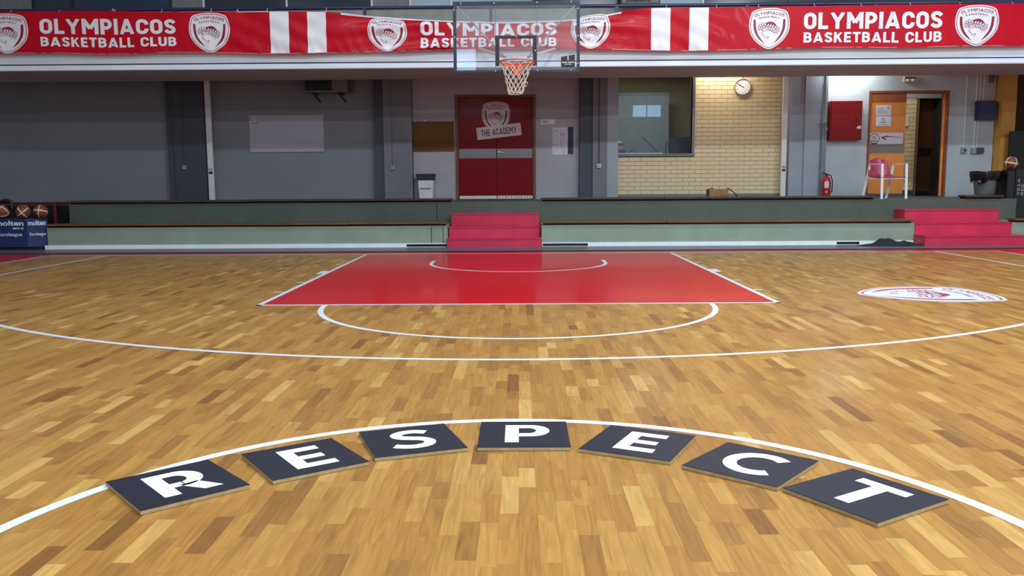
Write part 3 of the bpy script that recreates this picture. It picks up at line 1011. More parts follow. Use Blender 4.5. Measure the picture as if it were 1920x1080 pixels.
t, a, b = panel('whiteboard', 'plain whiteboard with a small crest on the left grey wall', 'whiteboard', 470.5, 216, 606, 284.5, mat('whiteboard_face', (176, 174, 190), .6, var=.02), frame=m_grey_plastic)
f = wall_map(WALL - .02, -1, at(478, 223, WALL).x, at(478, 223, WALL).z)
crest(t, f, .12, m_paper, m_ink, h=.001, dh=.0006)
caps(Flat(), 'THE ACADEMY', 0, 0, .018, .15, .2).lay('printed_line', m_ink, t, wall_map(WALL - .02, -1, at(479, 232, WALL).x, at(479, 232, WALL).z, .1), .002)
panel('corkboard', 'brown corkboard on the wall left of the red double door', 'corkboard', 775, 228.5, 850, 283, mat('cork', (104, 74, 40), .9, var=.18, scale=60), frame=m_door_frame)
tag(MB().box(X(795), X(800), WALL - .006, WALL - .001, Zp(227, 797), Zp(224, 797)).build('paper_tag', m_paper, origin=(X(797), WALL, Zp(226, 797))), 'tiny white tag on the wall just above the corkboard', 'tag')
t, a, b = panel('door_sign', 'small white door sign on the wall right of the red door', 'sign', 1014, 224, 1040, 233, m_paper, .012)
Flat().text('GRAPHEIO', 0, 0, .022, .14).lay('sign_lettering', m_ink, t, wall_map(WALL - .012, -1, a.x + .09, a.z + .05), .001) if False else Flat().quad(0, 0, .10, .012).quad(0, .022, .13, .032).lay('sign_lettering', m_ink, t, wall_map(WALL - .012, -1, a.x + .03, a.z + .035), .001)
t, a, b = panel('timetable_sheet', 'white printed timetable sheet on the wall right of the red door', 'paper', 1036, 239, 1064.5, 290, m_paper, .004)
fl = Flat(); r_ = random.Random(5)
for i in range(6):
    xx = .02 + i * .048
    fl.stroke([(xx, .02), (xx, .52)], .003)
for i in range(44):
    xx = .02 + r_.choice((0, 1, 3, 4)) * .048 + r_.uniform(0, .012); yy = r_.uniform(.03, .5)
    fl.quad(xx, yy, xx + r_.uniform(.01, .03), yy + .009)
fl.lay('printed_table', m_ink, t, wall_map(WALL - .004, -1, a.x, a.z), .001)
panel('notice_strip', 'narrow navy notice strip beside the white timetable sheet', 'notice', 1064.5, 238, 1075, 289, mat('navy_sheet', (40, 46, 78), .6), .004)
for k, (px, py) in enumerate(((1022, 238), (1034, 238), (1023, 248), (1034, 247), (1024, 257), (1033, 256))):
    pass


def conduit(label, px, py_box, Y, px_top=None, boxes=1, m=m_grey_plastic, mp=m_grey_metal, side=.0):
    q = at(px, py_box, Y); x_t = at(px_top or px, 150, Y).x
    t = thing('socket', label, 'socket', (q.x, Y, q.z))
    MB().tube([(q.x, Y - .014, q.z + .04), (q.x + (x_t - q.x) * .0, Y - .014, WZ - .3)], .011, 6).build('conduit', mp, t)
    MB().box(q.x - .04, q.x + .04, Y - .05, Y - .001, q.z - .04, q.z + .04).build('socket_box', m, t, bevel=.006)
    MB().lathe([(.022, 0), (.022, -.004), (.012, -.004)], (q.x, Y - .05, q.z), 14, 'y').build('socket_face', m_dark if side else m_grey_metal, t)


m_cond_dark = mat('conduit_slate', (66, 70, 80), .6)
conduit('grey socket box at the end of a conduit on the leftmost slate column', 347, 314, WALL - .20, mp=m_cond_dark)
conduit('grey socket box at the end of a conduit on the column left of the corkboard', 737, 315, WALL - .20, mp=m_col_mid)
conduit('white socket box at the end of a conduit on the column right of the timetable', 1123, 311, WALL - .20, m=m_white_metal, mp=m_cond_dark)

# wall clock
q = at(1391.5, 163, WALL)
ck = thing('wall_clock', 'round white wall clock with black hands on the yellow brick wall', 'clock', (q.x, WALL, q.z))
R_ = .170
MB().lathe([(R_ - .012, -.004), (R_, -.004), (R_, -.045), (R_ - .018, -.05), (R_ - .02, -.036)], (q.x, WALL, q.z), 40, 'y', False).build('clock_case', mat('clock_case', (170, 172, 176), .3, metal=.3), ck, smooth=True)
MB().lathe([(R_ - .016, -.03), (R_ - .016, -.034)], (q.x, WALL, q.z), 40, 'y').build('clock_face', m_letter, ck)
fc = wall_map(WALL - .034, -1, q.x, q.z)
for k in range(12):
    a = math.radians(90 - 30 * (k + 1))
    Flat().text(str(k + 1), .118 * math.cos(a), .118 * math.sin(a) - .014, .028, bold=.01).lay('clock_numeral', m_ink, ck, fc, .001)
def hand(name, deg, l, w):
    a = math.radians(deg); c, s = math.cos(a), math.sin(a)
    Flat().poly([(-.03 * c - w * s, -.03 * s + w * c), (-.03 * c + w * s, -.03 * s - w * c), (l * c + .4 * w * s, l * s - .4 * w * c), (l * c - .4 * w * s, l * s + .4 * w * c)]).lay(name, m_black, ck, fc, .003 if name == 'hour_hand' else .004)
hand('hour_hand', 155, .095, .008); hand('minute_hand', 146, .135, .006)
MB().tube([(q.x + .0, WALL - .012, q.z + R_ - .01), (q.x, WALL - .012, q.z + R_ + .2)], .006, 6).build('clock_cord', m_ink, ck)

# air conditioner hung high on the left wall
def ac_unit(label, px0, px1, py0, py1, Y, depth, fan_px, fan_w):
    a, b = at(px0, py1, Y), at(px1, py0, Y)
    t = thing('air_conditioner', label, 'air conditioner', ((a.x + b.x) / 2, Y + depth, a.z))
    MB().box(a.x, b.x, Y, Y + depth, a.z, b.z).build('casing', mat('ac_casing', (118, 114, 106), .5), t, bevel=.012)
    fx = at(fan_px, py1, Y).x; r_ = fan_w
    zc_ = a.z + .04 + r_
    MB().box(fx - r_ - .02, fx + r_ + .02, Y - .006, Y + .002, a.z + .03, min(b.z - .03, a.z + .05 + 2 * r_)).build('fan_recess', m_black, t)
    mb = MB()
    for k in range(1, 6):
        mb.tube([(fx + r_ * k / 5 * math.cos(2 * PI * i / 24), Y - .012, zc_ + r_ * k / 5 * math.sin(2 * PI * i / 24)) for i in range(24)], .004, 4, True)
    for k in range(6):
        mb.tube([(fx, Y - .012, zc_), (fx + r_ * math.cos(k * PI / 3), Y - .012, zc_ + r_ * math.sin(k * PI / 3))], .004, 4)
    mb.build('fan_grille', m_cond_dark, t)
    return t, a, b


t, a, b = ac_unit('outdoor air conditioner unit hung high on the left grey wall under the balcony', 574, 650, 118, 173, WALL - .42, .30, 597, .25)
for px in (592, 640):
    xx = at(px, 170, WALL - .2).x
    MB().bar((xx, WALL - .46, a.z - .015), (xx, WALL - .01, a.z - .015), .04, .03).bar((xx, WALL - .40, a.z - .03), (xx + .05, WALL - .01, a.z - .16), .025, .025).build('bracket', m_black, t)
MB().tube([(b.x + .04, WALL - .2, a.z + .35), (b.x + .05, WALL - .2, a.z + .1), (b.x + .06, WALL - .05, a.z + .02), (b.x + .06, WALL - .03, a.z + .5)], .018, 6).build('refrigerant_pipe', m_col_mid, t)

# white bin with black lid
Yb = WALL - .35
a, b = at(784, 372, Yb), at(812, 336, Yb)
zl1 = at(797, 326, Yb).z; xm = (a.x + b.x) / 2
bn = thing('waste_bin', 'white waste bin with black lid under the corkboard', 'bin', (xm, Yb + .15, Z2))
hw, hb = (b.x - a.x) / 2, (b.x - a.x) / 2 - .025
zt = b.z
MB().add([(xm - hb, Yb + .03, Z2), (xm + hb, Yb + .03, Z2), (xm + hb, Yb + .27, Z2), (xm - hb, Yb + .27, Z2), (xm - hw, Yb, zt), (xm + hw, Yb, zt), (xm + hw, Yb + .3, zt), (xm - hw, Yb + .3, zt)],
         [(0, 3, 2, 1), (4, 5, 6, 7), (0, 1, 5, 4), (1, 2, 6, 5), (2, 3, 7, 6), (3, 0, 4, 7)]).build('bin_body', m_white_metal, bn, bevel=.008)
MB().add([(xm - hw - .015, Yb - .015, zt - .02), (xm + hw + .015, Yb - .015, zt - .02), (xm + hw + .015, Yb + .315, zt - .02), (xm - hw - .015, Yb + .315, zt - .02), (xm - hw - .04, Yb - .02, zl1), (xm + hw + .03, Yb - .02, zl1), (xm + hw + .03, Yb + .32, zl1), (xm - hw - .04, Yb + .32, zl1)],
         [(0, 3, 2, 1), (4, 5, 6, 7), (0, 1, 5, 4), (1, 2, 6, 5), (2, 3, 7, 6), (3, 0, 4, 7)]).build('bin_lid', m_black, bn, bevel=.008)
fl = Flat()
for k in range(8):
    fl.quad(k * .028, 0, k * .028 + .022, .024)
zq = at(797, 355, Yb).z
fl.lay('label_strip', m_ink, bn, lambda u, v, h: (xm - .112 + u, Yb + .016 - h, zq + v), .004)

# cardboard box with a strap on the upper tier
Yx = TIER2 + .33
a, b = at(1329, 369.5, Yx), at(1366, 354.5, Yx)
cb = thing('cardboard_box', 'small brown cardboard box with a black strap below the brick wall', 'box', ((a.x + b.x) / 2, Yx + .12, Z2))
MB().box(a.x, b.x, Yx, Yx + .24, Z2, b.z).build('carton', mat('cardboard', (134, 98, 70), .8, var=.15, scale=14), cb, bevel=.004)
MB().box((a.x + b.x) / 2 + .03, b.x - .02, Yx - .002, Yx + .001, Z2 + .02, Z2 + .09).build('carton_print', mat('carton_print', (140, 66, 56), .8), cb)
e1, e2 = at(1366, 353.5, Yx + .05), at(1389, 368, Yx + .05)
MB().tube([(a.x - .004, Yx - .006, Z2 + .02), (a.x - .004, Yx - .004, b.z), (a.x + .06, Yx + .05, b.z + .02), (a.x + .1, Yx + .1, b.z + .008)], .009, 6).build('strap', m_black, cb, smooth=True)
MB().tube([(b.x - .03, Yx + .06, b.z + .006), (b.x + .0, Yx + .05, b.z + .018), ((b.x + e2.x) / 2, Yx + .05, (b.z + Z2) / 2 + .03), (e2.x - .04, Yx + .05, Z2 + .022), (e2.x + .03, Yx + .05, Z2 + .013)], [.008, .009, .010, .014, .012], 6).build('strap', m_black, cb, smooth=True)

# ------------------------------------------------------------------ right wall fittings
Yr = WALL
# grey downpipe with funnel
q0, q1 = at(1545, 230, Yr - .30), at(1545, 158, Yr - .30)
dp = thing('downpipe', 'grey downpipe with a funnel joint beside the red hose cabinet', 'pipe', (q0.x, Yr - .30, Z2))
MB().tube([(q0.x, Yr - .30, q0.z), (q0.x, Yr - .30, q1.z)], .042, 12).build('upper_pipe', m_grey_plastic, dp, smooth=True)
MB().tube([(q0.x, Yr - .30, q1.z), (q0.x, Yr - .30, WZ - .1)], .03, 10).build('top_pipe', m_grey_metal, dp, smooth=True)
MB().lathe([(.022, -.30), (.034, -.10), (.07, -.02), (.075, 0), (.06, .004)], (q0.x - .01, Yr - .30, q0.z), 14).build('funnel', m_grey_metal, dp, smooth=True)
MB().tube([(q0.x - .01, Yr - .30, Z2 + .01), (q0.x - .01, Yr - .30, q0.z - .28)], .02, 8).build('lower_pipe', m_grey_metal, dp, smooth=True)
# white supply pipe into the cabinet
qa, qb = at(1551.5, 150, Yr - .05), at(1550.5, 243, Yr - .05)
wp = tag(MB().tube([(qa.x, Yr - .035, WZ - .1), (qa.x, Yr - .035, qb.z + .06), (qa.x + .01, Yr - .035, qb.z + .015), (qa.x + .03, Yr - .035, qb.z + .003), (at(1555, 263, Yr - .18).x - .002, Yr - .035, qb.z)], .03, 10).build('water_pipe', m_white_metal, origin=(qa.x, Yr - .035, qb.z), smooth=True), 'white water pipe bending into the red hose cabinet', 'pipe')
# red hose cabinet
a, b = at(1555, 263, Yr - .18), at(1618, 189, Yr - .18)
hc = thing('hose_cabinet', 'red metal fire hose cabinet on the wall left of the orange doorway', 'cabinet', ((a.x + b.x) / 2, Yr - .09, a.z))
m_hose = mat('hose_cabinet_red', (146, 14, 18), .5, var=.06, spec=.3)
MB().box(a.x, b.x, Yr - .17, Yr - .0005, a.z, b.z).build('cabinet_body', m_hose, hc)
MB().box(a.x + .02, b.x - .004, Yr - .182, Yr - .17, a.z + .01, b.z - .01).build('cabinet_door', m_hose, hc, bevel=.003)
qk = at(1610, 239, Yr - .18); qs = at(1605.5, 225.5, Yr - .18)
MB().box(qk.x - .02, qk.x + .04, Yr - .2, Yr - .182, qk.z - .03, qk.z + .03).tube([(qk.x, Yr - .2, qk.z), (qk.x - .05, Yr - .21, qk.z - .02)], .012, 6).build('latch', m_white_metal, hc)
MB().box(qs.x - .008, qs.x + .008, Yr - .185, Yr - .181, qs.z - .05, qs.z + .05).build('key_slot', m_dark, hc)
# fire extinguisher
q = at(1548.5, 367, Yr - .42); zt = at(1548.5, 330, Yr - .42).z
fe = thing('fire_extinguisher', 'red fire extinguisher on the floor below the hose cabinet', 'extinguisher', (q.x, Yr - .42, Z2))
H_ = zt - Z2; r_ = .088
MB().lathe([(r_ - .01, 0), (r_, .02), (r_, H_ - .12), (r_ * .85, H_ - .06), (r_ * .5, H_ - .02), (.03, H_)], (q.x, Yr - .42, Z2), 22).build('cylinder', mat('extinguisher_red', (176, 24, 32), .3, coat=.3), fe, smooth=True)
MB().lathe([(.026, H_ - .005), (.026, H_ + .03), (.018, H_ + .05)], (q.x, Yr - .42, Z2), 12).bar((q.x - .02, Yr - .42, zt + .05), (q.x - .09, Yr - .45, zt + .075), .018, .012).bar((q.x - .02, Yr - .42, zt + .035), (q.x - .09, Yr - .45, zt + .035), .018, .012).build('valve', m_black, fe)
MB().tube([(q.x + .02, Yr - .42, zt + .03), (q.x + .085, Yr - .43, zt + .01), (q.x + .115, Yr - .44, zt - .1), (q.x + .112, Yr - .44, zt - .3), (q.x + .10, Yr - .44, Z2 + .1)], .011, 7).build('hose', m_black, fe, smooth=True)
def cyl_label(z0, z1, half, name, m):
    vs = []; fs = []; k = 7
    for zz in (z0, z1):
        for i in range(k):
            an = -PI / 2 - .25 + half * (2 * i / (k - 1) - 1)
            vs.append((q.x + (r_ + .0015) * math.cos(an), Yr - .42 + (r_ + .0015) * math.sin(an), zz))
    for i in range(k - 1):
        fs.append((i, i + 1, k + i + 1, k + i))
    MB().add(vs, fs).build(name, m, fe)
cyl_label(Z2 + .2, Z2 + .33, .5, 'label', m_paper); cyl_label(Z2 + .1, Z2 + .14, .22, 'inspection_tag', mat('tag_pink', (226, 170, 150), .6))
# emergency light
a, b = at(1695, 154, Yr - .07), at(1719, 142, Yr - .07)
el = thing('emergency_light', 'small cream emergency light above the orange doorway', 'light', ((a.x + b.x) / 2, Yr, a.z))
MB().box(a.x, b.x, Yr - .07, Yr - .0005, a.z, b.z).build('housing', mat('cream_plastic', (206, 196, 164), .5), el, bevel=.012)
MB().box(a.x + .02, b.x - .02, Yr - .075, Yr - .068, a.z + .07, b.z - .025).build('dark_window', m_ink, el)
for s in (.3, .7):
    xx = a.x + (b.x - a.x) * s
    MB().lathe([(.028, 0), (.024, -.018), (.01, -.026)], (xx, Yr - .07, a.z + .038), 12, 'y').build('lamp_lens', m_letter, el, smooth=True)

# ------------------------------------------------------------------ orange doorway
fr_ = .045
od = struct(MB().box(ox0, ox0 + fr_, WALL - .02, WALL + .2, Z2, oz1).box(ox1 - fr_, ox1, WALL - .02, WALL + .2, Z2, oz1).box(ox0 + fr_, ox1 - fr_, WALL - .02, WALL + .2, oz1 - fr_, oz1).build('door_2', m_orange_frame))
lx1 = X(1696.5, 260)
lf = MB().box(ox0 + .02, lx1, WALL + .0, WALL + .045, Z2 + .012, oz1 - .04).build('door_leaf', m_orange_door, od)
za, zb = at(1660, 287, WALL).z, at(1660, 270, WALL).z
MB().box(ox0 + .02, lx1 - .004, WALL - .006, WALL + .001, za, zb).build('metal_strip', mat('taupe_strip', (122, 108, 98), .5), lf)
MB().box(ox0 + .02, lx1 - .004, WALL - .006, WALL + .001, at(1660, 191, WALL).z, oz1 - .045).build('top_panel', mat('door_brown_top', (150, 84, 46), .5), lf)
MB().box(ox0 + .02, lx1 - .004, WALL - .006, WALL + .001, Z2 + .012, Z2 + .07).build('kick_plate', m_cond_dark, lf)
# the other leaf stands open, seen edge-on
op0 = at(1768, 260, WALL).x
zl_ = (Z2 + .012 + oz1 - .05) / 2
MB().bar((op0 + .02, WALL + .06, zl_), (op0 + .40, WALL + .74, zl_), .045, oz1 - .062 - Z2).build('door_leaf', m_orange_door, od)
# passage behind
Yp = WALL + 1.5
inner = struct(MB().box(ox0 - .3, at(1722, 260, Yp).x, Yp + .02, Yp + .2, 0, WZ).build('wall_passage', m_mortar))
bricks(inner, at(1694, 260, Yp).x - .6, at(1716, 260, Yp).x, Z2 + .12, at(1705, 185, Yp).z, Yp, None, .26, .0945)
MB().box(ox0 - .3, at(1716, 260, Yp).x, Yp - .01, Yp + .02, Z2, Z2 + .115).build('skirting', m_cond_dark, inner)
MB().box(ox0 - .3, ox1 + 1.2, Yp - .01, Yp + .06, at(1705, 184.5, Yp).z, WZ).build('lintel', m_wall_white, inner)
MB().box(ox1 + .55, ox1 + .7, WALL + .25, Yp + 2, 0, WZ).box(ox0 - .4, ox0 - .3, WALL + .25, Yp + 2, 0, WZ).box(ox0 - .4, ox1 + .7, Yp + 1.9, Yp + 2, 0, WZ).box(ox0 - .4, ox1 + .7, WALL + .2, Yp + 2, 3.6, 3.7).build('passage_shell', mat('passage_shell', (60, 56, 52), .8), inner)
MB().box(ox0 - .4, ox1 + .7, WALL - .0, Yp + 2, Z2 - .1, Z2 - .001).build('passage_floor', m_apron, inner)
Yi = Yp + .35
di = struct(MB().box(at(1722, 260, Yi).x, at(1775, 260, Yi).x, Yi, Yi + .05, Z2 + .01, at(1740, 186, Yi).z).build('door_3', mat('inner_door_brown', (92, 56, 24), .6)))
MB().box(at(1724, 260, Yi).x, at(1772, 260, Yi).x, Yi - .006, Yi + .001, at(1740, 293, Yi).z, at(1740, 277, Yi).z).build('metal_strip', m_dark, di)
MB().box(at(1709, 260, Yi).x, at(1722, 260, Yi).x, Yi - .02, Yi + .08, Z2, at(1740, 183, Yi).z).build('door_frame', m_black, di)
MB().box(at(1722, 260, Yi).x, at(1775, 260, Yi).x, Yi - .006, Yi + .001, Z2 + .01, Z2 + .09).build('kick_plate', m_dark, di)
q = at(1699, 226.5, Yp)
tag(MB().box(q.x - .022, q.x + .036, Yp - .05, Yp - .004, at(1699, 237, Yp).z, at(1699, 215, Yp).z).build('switch_box', m_white_metal, origin=(q.x, Yp - .02, q.z), bevel=.006), 'tall white switch box on the bricks inside the orange doorway', 'switch')
# papers on the orange leaf
YL = WALL
t, a, b = panel('notice_sheet', 'white notice sheet, the upper of two on the orange door', 'paper', 1642, 197, 1671.5, 216.5, m_paper, .003, YL)
fl = Flat()
for i in range(6):
    fl.quad(.02, .04 + i * .022, .16 if i > 2 else .24, .046 + i * .022)
fl.lay('printed_lines', m_grey_plastic, t, wall_map(YL - .003, -1, a.x, a.z), .001)
crest(t, wall_map(YL - .003, -1, b.x - .06, b.z - .06), .06, m_paper, m_ink, h=.0012, dh=.0006)
t, a, b = panel('notice_sheet', 'white sheet with a crest, the lower of two on the orange door', 'paper', 1642, 217.5, 1671, 236.5, m_paper, .003, YL)
crest(t, wall_map(YL - .003, -1, (a.x + b.x) / 2 - .01, b.z - .075), .08, m_paper, m_ink, h=.0012, dh=.0006)
caps(Flat(), 'THE ACADEMY', 0, 0, .02, .12, .2).lay('printed_line', m_ink, t, wall_map(YL - .003, -1, (a.x + b.x) / 2, a.z + .065, .12), .002)
Flat().quad(0, 0, .21, .006).lay('printed_rule', m_ink, t, wall_map(YL - .003, -1, a.x + .05, a.z + .025), .001)
t, a, b = panel('arrow_sign', 'white sign with a round crest and an arrow pointing left, on the orange door', 'sign', 1624.5, 249, 1693.5, 270.5, m_paper, .005, YL - .004)
f = wall_map(YL - .009, -1, at(1639, 260, YL).x, at(1639, 260, YL).z)
Flat().stroke(arc(0, 0, .10, .10, 0, 360, 32)[:-1], .012, True).poly(arc(0, -.0, .105, .115, 235, 310, 10)).lay('round_badge', m_ink_red, t, f, .001)
crest(t, wall_map(YL - .009, -1, at(1639, 259, YL).x, at(1639, 259, YL).z), .09, m_paper, m_ink, h=.0012, dh=.0006)
caps(Flat(), 'THE ACADEMY', 0, -.062, .024, .14, .2).lay('badge_lettering', m_ink, t, f, .003)
f = wall_map(YL - .009, -1, at(1653, 257.5, YL).x, at(1653, 257.5, YL).z)
Flat().stroke([(0, 0), (.1, .018), (.41, -.005)], [.016, .018, .006]).stroke([(.12, .03), (0, 0), (.085, -.045)], [.01, .022, .03]).lay('arrow', m_ink_red, t, f, .001)

# pink chair with white arms, facing slightly right
def px_chair():
    m_pink = mat('pink_shell', (160, 50, 84), .38, coat=.15)
    fl_, fr2 = onz(1641, 372.5, Z2), onz(1692, 372.5, Z2)
    cxm = (fl_.x + fr2.x) / 2; wd = (fr2.x - fl_.x)
    yf = TIER2 + .34; ybk = yf + .52
    t = thing('armchair', 'pink plastic shell chair with white metal arms before the orange door', 'chair', (cxm, yf + .25, Z2))
    k = 1.0
    lean = -.155
    hz = .645; fx = -.0
    for s in (-1, 1):
        xf = cxm + s * wd / 2
        pf = Vector((xf, yf, Z2)); pft = Vector((xf - .005, yf + .02, Z2 + hz))
        pb = Vector((xf + lean, ybk, Z2)); pbt = Vector((xf + lean * .52, ybk - .12, Z2 + hz + .01))
        MB().bar(pf, pft, .045, .014, (0, 1, 0)).build('leg', m_white_metal, t)
        MB().bar(pb, pbt, .045, .014, (0, 1, 0)).build('leg', m_white_metal, t)
        MB().bar(pft + Vector((0, -.006, 0)), pbt, .045, .016).build('armrest', m_white_metal, t)
    zs = Z2 + .40
    MB().bar((cxm - wd / 2, yf + .03, zs - .02), (cxm + wd / 2, yf + .03, zs - .02), .02, .016).bar((cxm - wd / 2 + lean * .75, ybk - .1, zs - .02), (cxm + wd / 2 + lean * .75, ybk - .1, zs - .02), .02, .016).build('seat_rail', m_white_metal, t)
    for s in (-1, 1):
        MB().bar((cxm + s * wd / 2, yf + .03, zs - .02), (cxm + s * wd / 2 + lean * .75, ybk - .1, zs - .02), .02, .016).build('side_rail', m_white_metal, t)
    # shell: seat and back as one curved sheet
    prof = [(0.0, .455, .000, .0), (.06, .465, .012, .0), (.2, .47, -.012, .015), (.34, .455, -.012, .03), (.42, .43, .03, .045), (.455, .40, .12, .06), (.475, .37, .23, .06), (.49, .33, .33, .045), (.497, .24, .365, .02)]
    vs = []; fs = []; n = 11
    for i, (d, w, zz, cur) in enumerate(prof):
        for j in range(n):
            u = 2 * j / (n - 1) - 1
            vs.append((cxm - .015 + lean * d / .6 + u * w / 2 * (1), yf + d - (.05 * u * u if zz > .1 else 0), zs + zz + cur * (u * u) * (1 if zz < .1 else .0) - (.05 * u ** 4 if i == len(prof) - 1 else 0)))
    for i in range(len(prof) - 1):
        for j in range(n - 1):
            fs.append((i * n + j, i * n + j + 1, (i + 1) * n + j + 1, (i + 1) * n + j))
    MB().add(vs, fs).build('seat_shell', m_pink, t, smooth=True, solid=.01)


px_chair()

# conduits, socket boxes, blue box at the far right
def riser(label, px, pt, py, w, wide):
    q = at(px, py, Yr)
    t = thing('socket', label, 'socket', (q.x, Yr, q.z))
    qt = at(pt, 150, Yr)
    for k in range(2 if wide else 1):
        MB().tube([(q.x + k * .06 - .02 * wide, Yr - .014, q.z + .05), (q.x + k * .06 - .02 * wide, Yr - .014, WZ - .3)], .010, 6).build('conduit', m_white_metal, t)
    MB().box(q.x - w / 2, q.x + w / 2, Yr - .06, Yr - .0005, q.z - .06, q.z + .06).build('socket_box', m_grey_plastic, t, bevel=.006)
    if wide:
        MB().box(q.x + .02, q.x + w / 2 + .1, Yr - .075, Yr - .001, q.z - .05, q.z + .065).build('dark_cover', m_cond_dark, t, bevel=.006)
    else:
        MB().lathe([(.026, 0), (.026, -.006), (.016, -.006)], (q.x + .01, Yr - .06, q.z), 14, 'y').build('socket_face', m_ink, t)


riser('small grey socket box on the pale wall right of the orange doorway', 1805.5, 1809, 282, .11, False)
riser('wide grey socket box with dark cover above the grey waste bin', 1826, 1830, 283, .15, True)
a, b = at(1833, 225, Yr - .14), at(1869, 189, Yr - .14)
bb = thing('letter_box', 'dark blue metal box on the wall beside the ochre pilaster', 'box', ((a.x + b.x) / 2, Yr, a.z))
m_blue = mat('navy_box', (38, 38, 86), .45)
MB().box(a.x, b.x, Yr - .14, Yr - .0005, a.z, b.z).build('box_body', m_blue, bb)
MB().box(a.x + .01, b.x - .01, Yr - .15, Yr - .14, a.z + .01, b.z - .01).build('box_door', m_blue, bb, bevel=.003)
MB().lathe([(.012, 0), (.012, -.012)], (a.x + .1, Yr - .15, b.z - .05), 10, 'y').build('lock', m_alu, bb)
MB().tube([((a.x + b.x) / 2 - .03, Yr - .012, b.z), ((a.x + b.x) / 2 - .03, Yr - .012, WZ - .3)], .012, 6).build('conduit', m_white_metal, bb)
a, b = at(1853.5, 155, Yr), at(1863, 138, Yr)
tag(MB().box(a.x, b.x, Yr - .06, Yr - .0005, a.z, b.z + .05).build('junction_box', mat('junction_grey', (96, 96, 92), .6), origin=(a.x, Yr, a.z), bevel=.005), 'small dark grey junction box high above the dark blue box', 'box')

# grey waste bin with a black bag
q = at(1849, 364, TIER2 + .3)
gb = thing('waste_bin', 'round grey waste bin lined with a black bag beside the ochre pilaster', 'bin', (q.x, TIER2 + .36, Z2 + .064))
zt = at(1849, 322, TIER2 + .3).z; hh = zt - Z2 - .066
MB().lathe([(.165, 0), (.17, .01), (.215, hh - .03), (.215, hh - .02), (.20, hh - .02), (.16, .02)], (q.x, TIER2 + .36, Z2 + .066), 26).build('bin_body', mat('bin_grey', (92, 94, 98), .5), gb, smooth=True)
vs = []; fs = []; n = 40; prof = [(.20, hh - .05), (.232, hh + .0), (.262, hh + .012), (.268, hh - .01), (.25, hh - .09), (.235, hh - .15), (.225, hh - .17)]
r_ = random.Random(9)
ph = [r_.uniform(0, 6.28) for _ in range(4)]
for i, (rr, zz) in enumerate(prof):
    for k in range(n):
        an = 2 * PI * k / n
        w = math.sin(7 * an + ph[0]) * .012 + math.sin(13 * an + ph[1]) * .007
        vs.append((q.x + (rr + w * (i / 3)) * math.cos(an), TIER2 + .36 + (rr + w * (i / 3)) * math.sin(an), Z2 + .066 + zz + (math.sin(4 * an + ph[2]) * .03 + math.sin(9 * an + ph[3]) * .02) * (1 if i >= 5 else .15)))
for i in range(len(prof) - 1):
    for k in range(n):
        fs.append((i * n + k, i * n + (k + 1) % n, (i + 1) * n + (k + 1) % n, (i + 1) * n + k))
MB().add(vs, fs).build('bin_bag', mat('black_bag', (20, 20, 24), .3, bump=.4, scale=18), gb, smooth=True)
MB().lathe([(.02, -.04), (.045, -.01), (.03, .03), (.01, .05)], (q.x - .20, TIER2 + .17, Z2 + .066 + hh - .19), 10).build('bag_knot', MATS['black_bag'], gb, smooth=True)

# ------------------------------------------------------------------ right end: black rack with a ball, dark stand
def basketball(name, label, c, r, group=None, tilt=(0, 0, 0), star=True):
    t = thing(name, label, 'ball', c, group)
    mb = MB(); prof = [(max(.0005, r * math.sin(PI * i / 14)), -r * math.cos(PI * i / 14)) for i in range(15)]
    mb.lathe(prof, c, 22).build('ball_skin', mat('ball_orange', (122, 58, 34), .55, var=.15, scale=40), t, smooth=True)
    E = Matrix.Rotation(tilt[2], 3, 'Z') @ Matrix.Rotation(tilt[1], 3, 'Y') @ Matrix.Rotation(tilt[0], 3, 'X')
    vs = []; fs = []

    def band(ax, wdt, a0=0, a1=2 * PI, n=40):
        base = len(vs)
        for i in range(n + 1):
            a_ = a0 + (a1 - a0) * i / n
            for s_ in (-1, 1):
                d = Vector((math.cos(a_), math.sin(a_), s_ * wdt)).normalized()
                d = ax @ d
                vs.append(Vector(c) + (E @ d) * (r * 1.006))
        for i in range(n):
            fs.append((base + 2 * i, base + 2 * i + 1, base + 2 * i + 3, base + 2 * i + 2))
    for k in range(2):
        band(Matrix.Rotation(k * PI / 2, 3, 'X'), .09)
    band(Matrix.Rotation(PI / 4, 3, 'X') @ Matrix.Rotation(PI / 2, 3, 'Y'), .07)
    MB().add(vs, fs).build('white_stripes', mat('ball_cream', (214, 200, 170), .55), t)
    return t


Yk = TIER2 + .25
a, b = at(1884, 414, TIER2 + .12), at(1907, 315, TIER2 + .12)
rack = thing('ball_rack', 'black ball stand with white lettering at the right end of the tiers', 'rack', ((a.x + b.x) / 2 + .1, TIER2 + .45, Z1))
x0, x1 = T2R + .02, T2R + .24
zr = at(1895, 318, TIER2 + .2).z
# slim black tower beyond the end of the upper tier
MB().box(x0, x1 + .25, TIER2 + .10, TIER2 + .60, Z1, zr).build('stand_body', m_black, rack, bevel=.01)
MB().box(x0 - .14, x0 + .0, TIER2 + .12, TIER2 + .6, Z2 + .001, zr - .02).build('stand_side', m_black, rack, bevel=.01)
mf = lambda u, v, h: (x0 + .03 + u, TIER2 + .10 - h, Z2 + .06 + v)
def vtext(s, u0, hgt, ln):
    fl = caps(Flat(), s, 0, 0, hgt, ln, .17, .2, 'l'); fl.v = [(u0 - y, x) for x, y in fl.v]; return fl
vtext('VILLA', .05, .045, .30).lay('vertical_lettering', m_grey_plastic, rack, mf, .002)
vtext('REC', .125, .05, .20).lay('vertical_lettering', m_grey_plastic, rack, mf, .002)
MB().tube([(x1 + .16, TIER2 + .06, Z1 + .01), (x1 + .16, TIER2 + .06, at(1918, 258, TIER2 + .06).z)], .008, 6).build('stand_pole', m_white_metal, rack)
qb = at(1896, 305, TIER2 + .35)
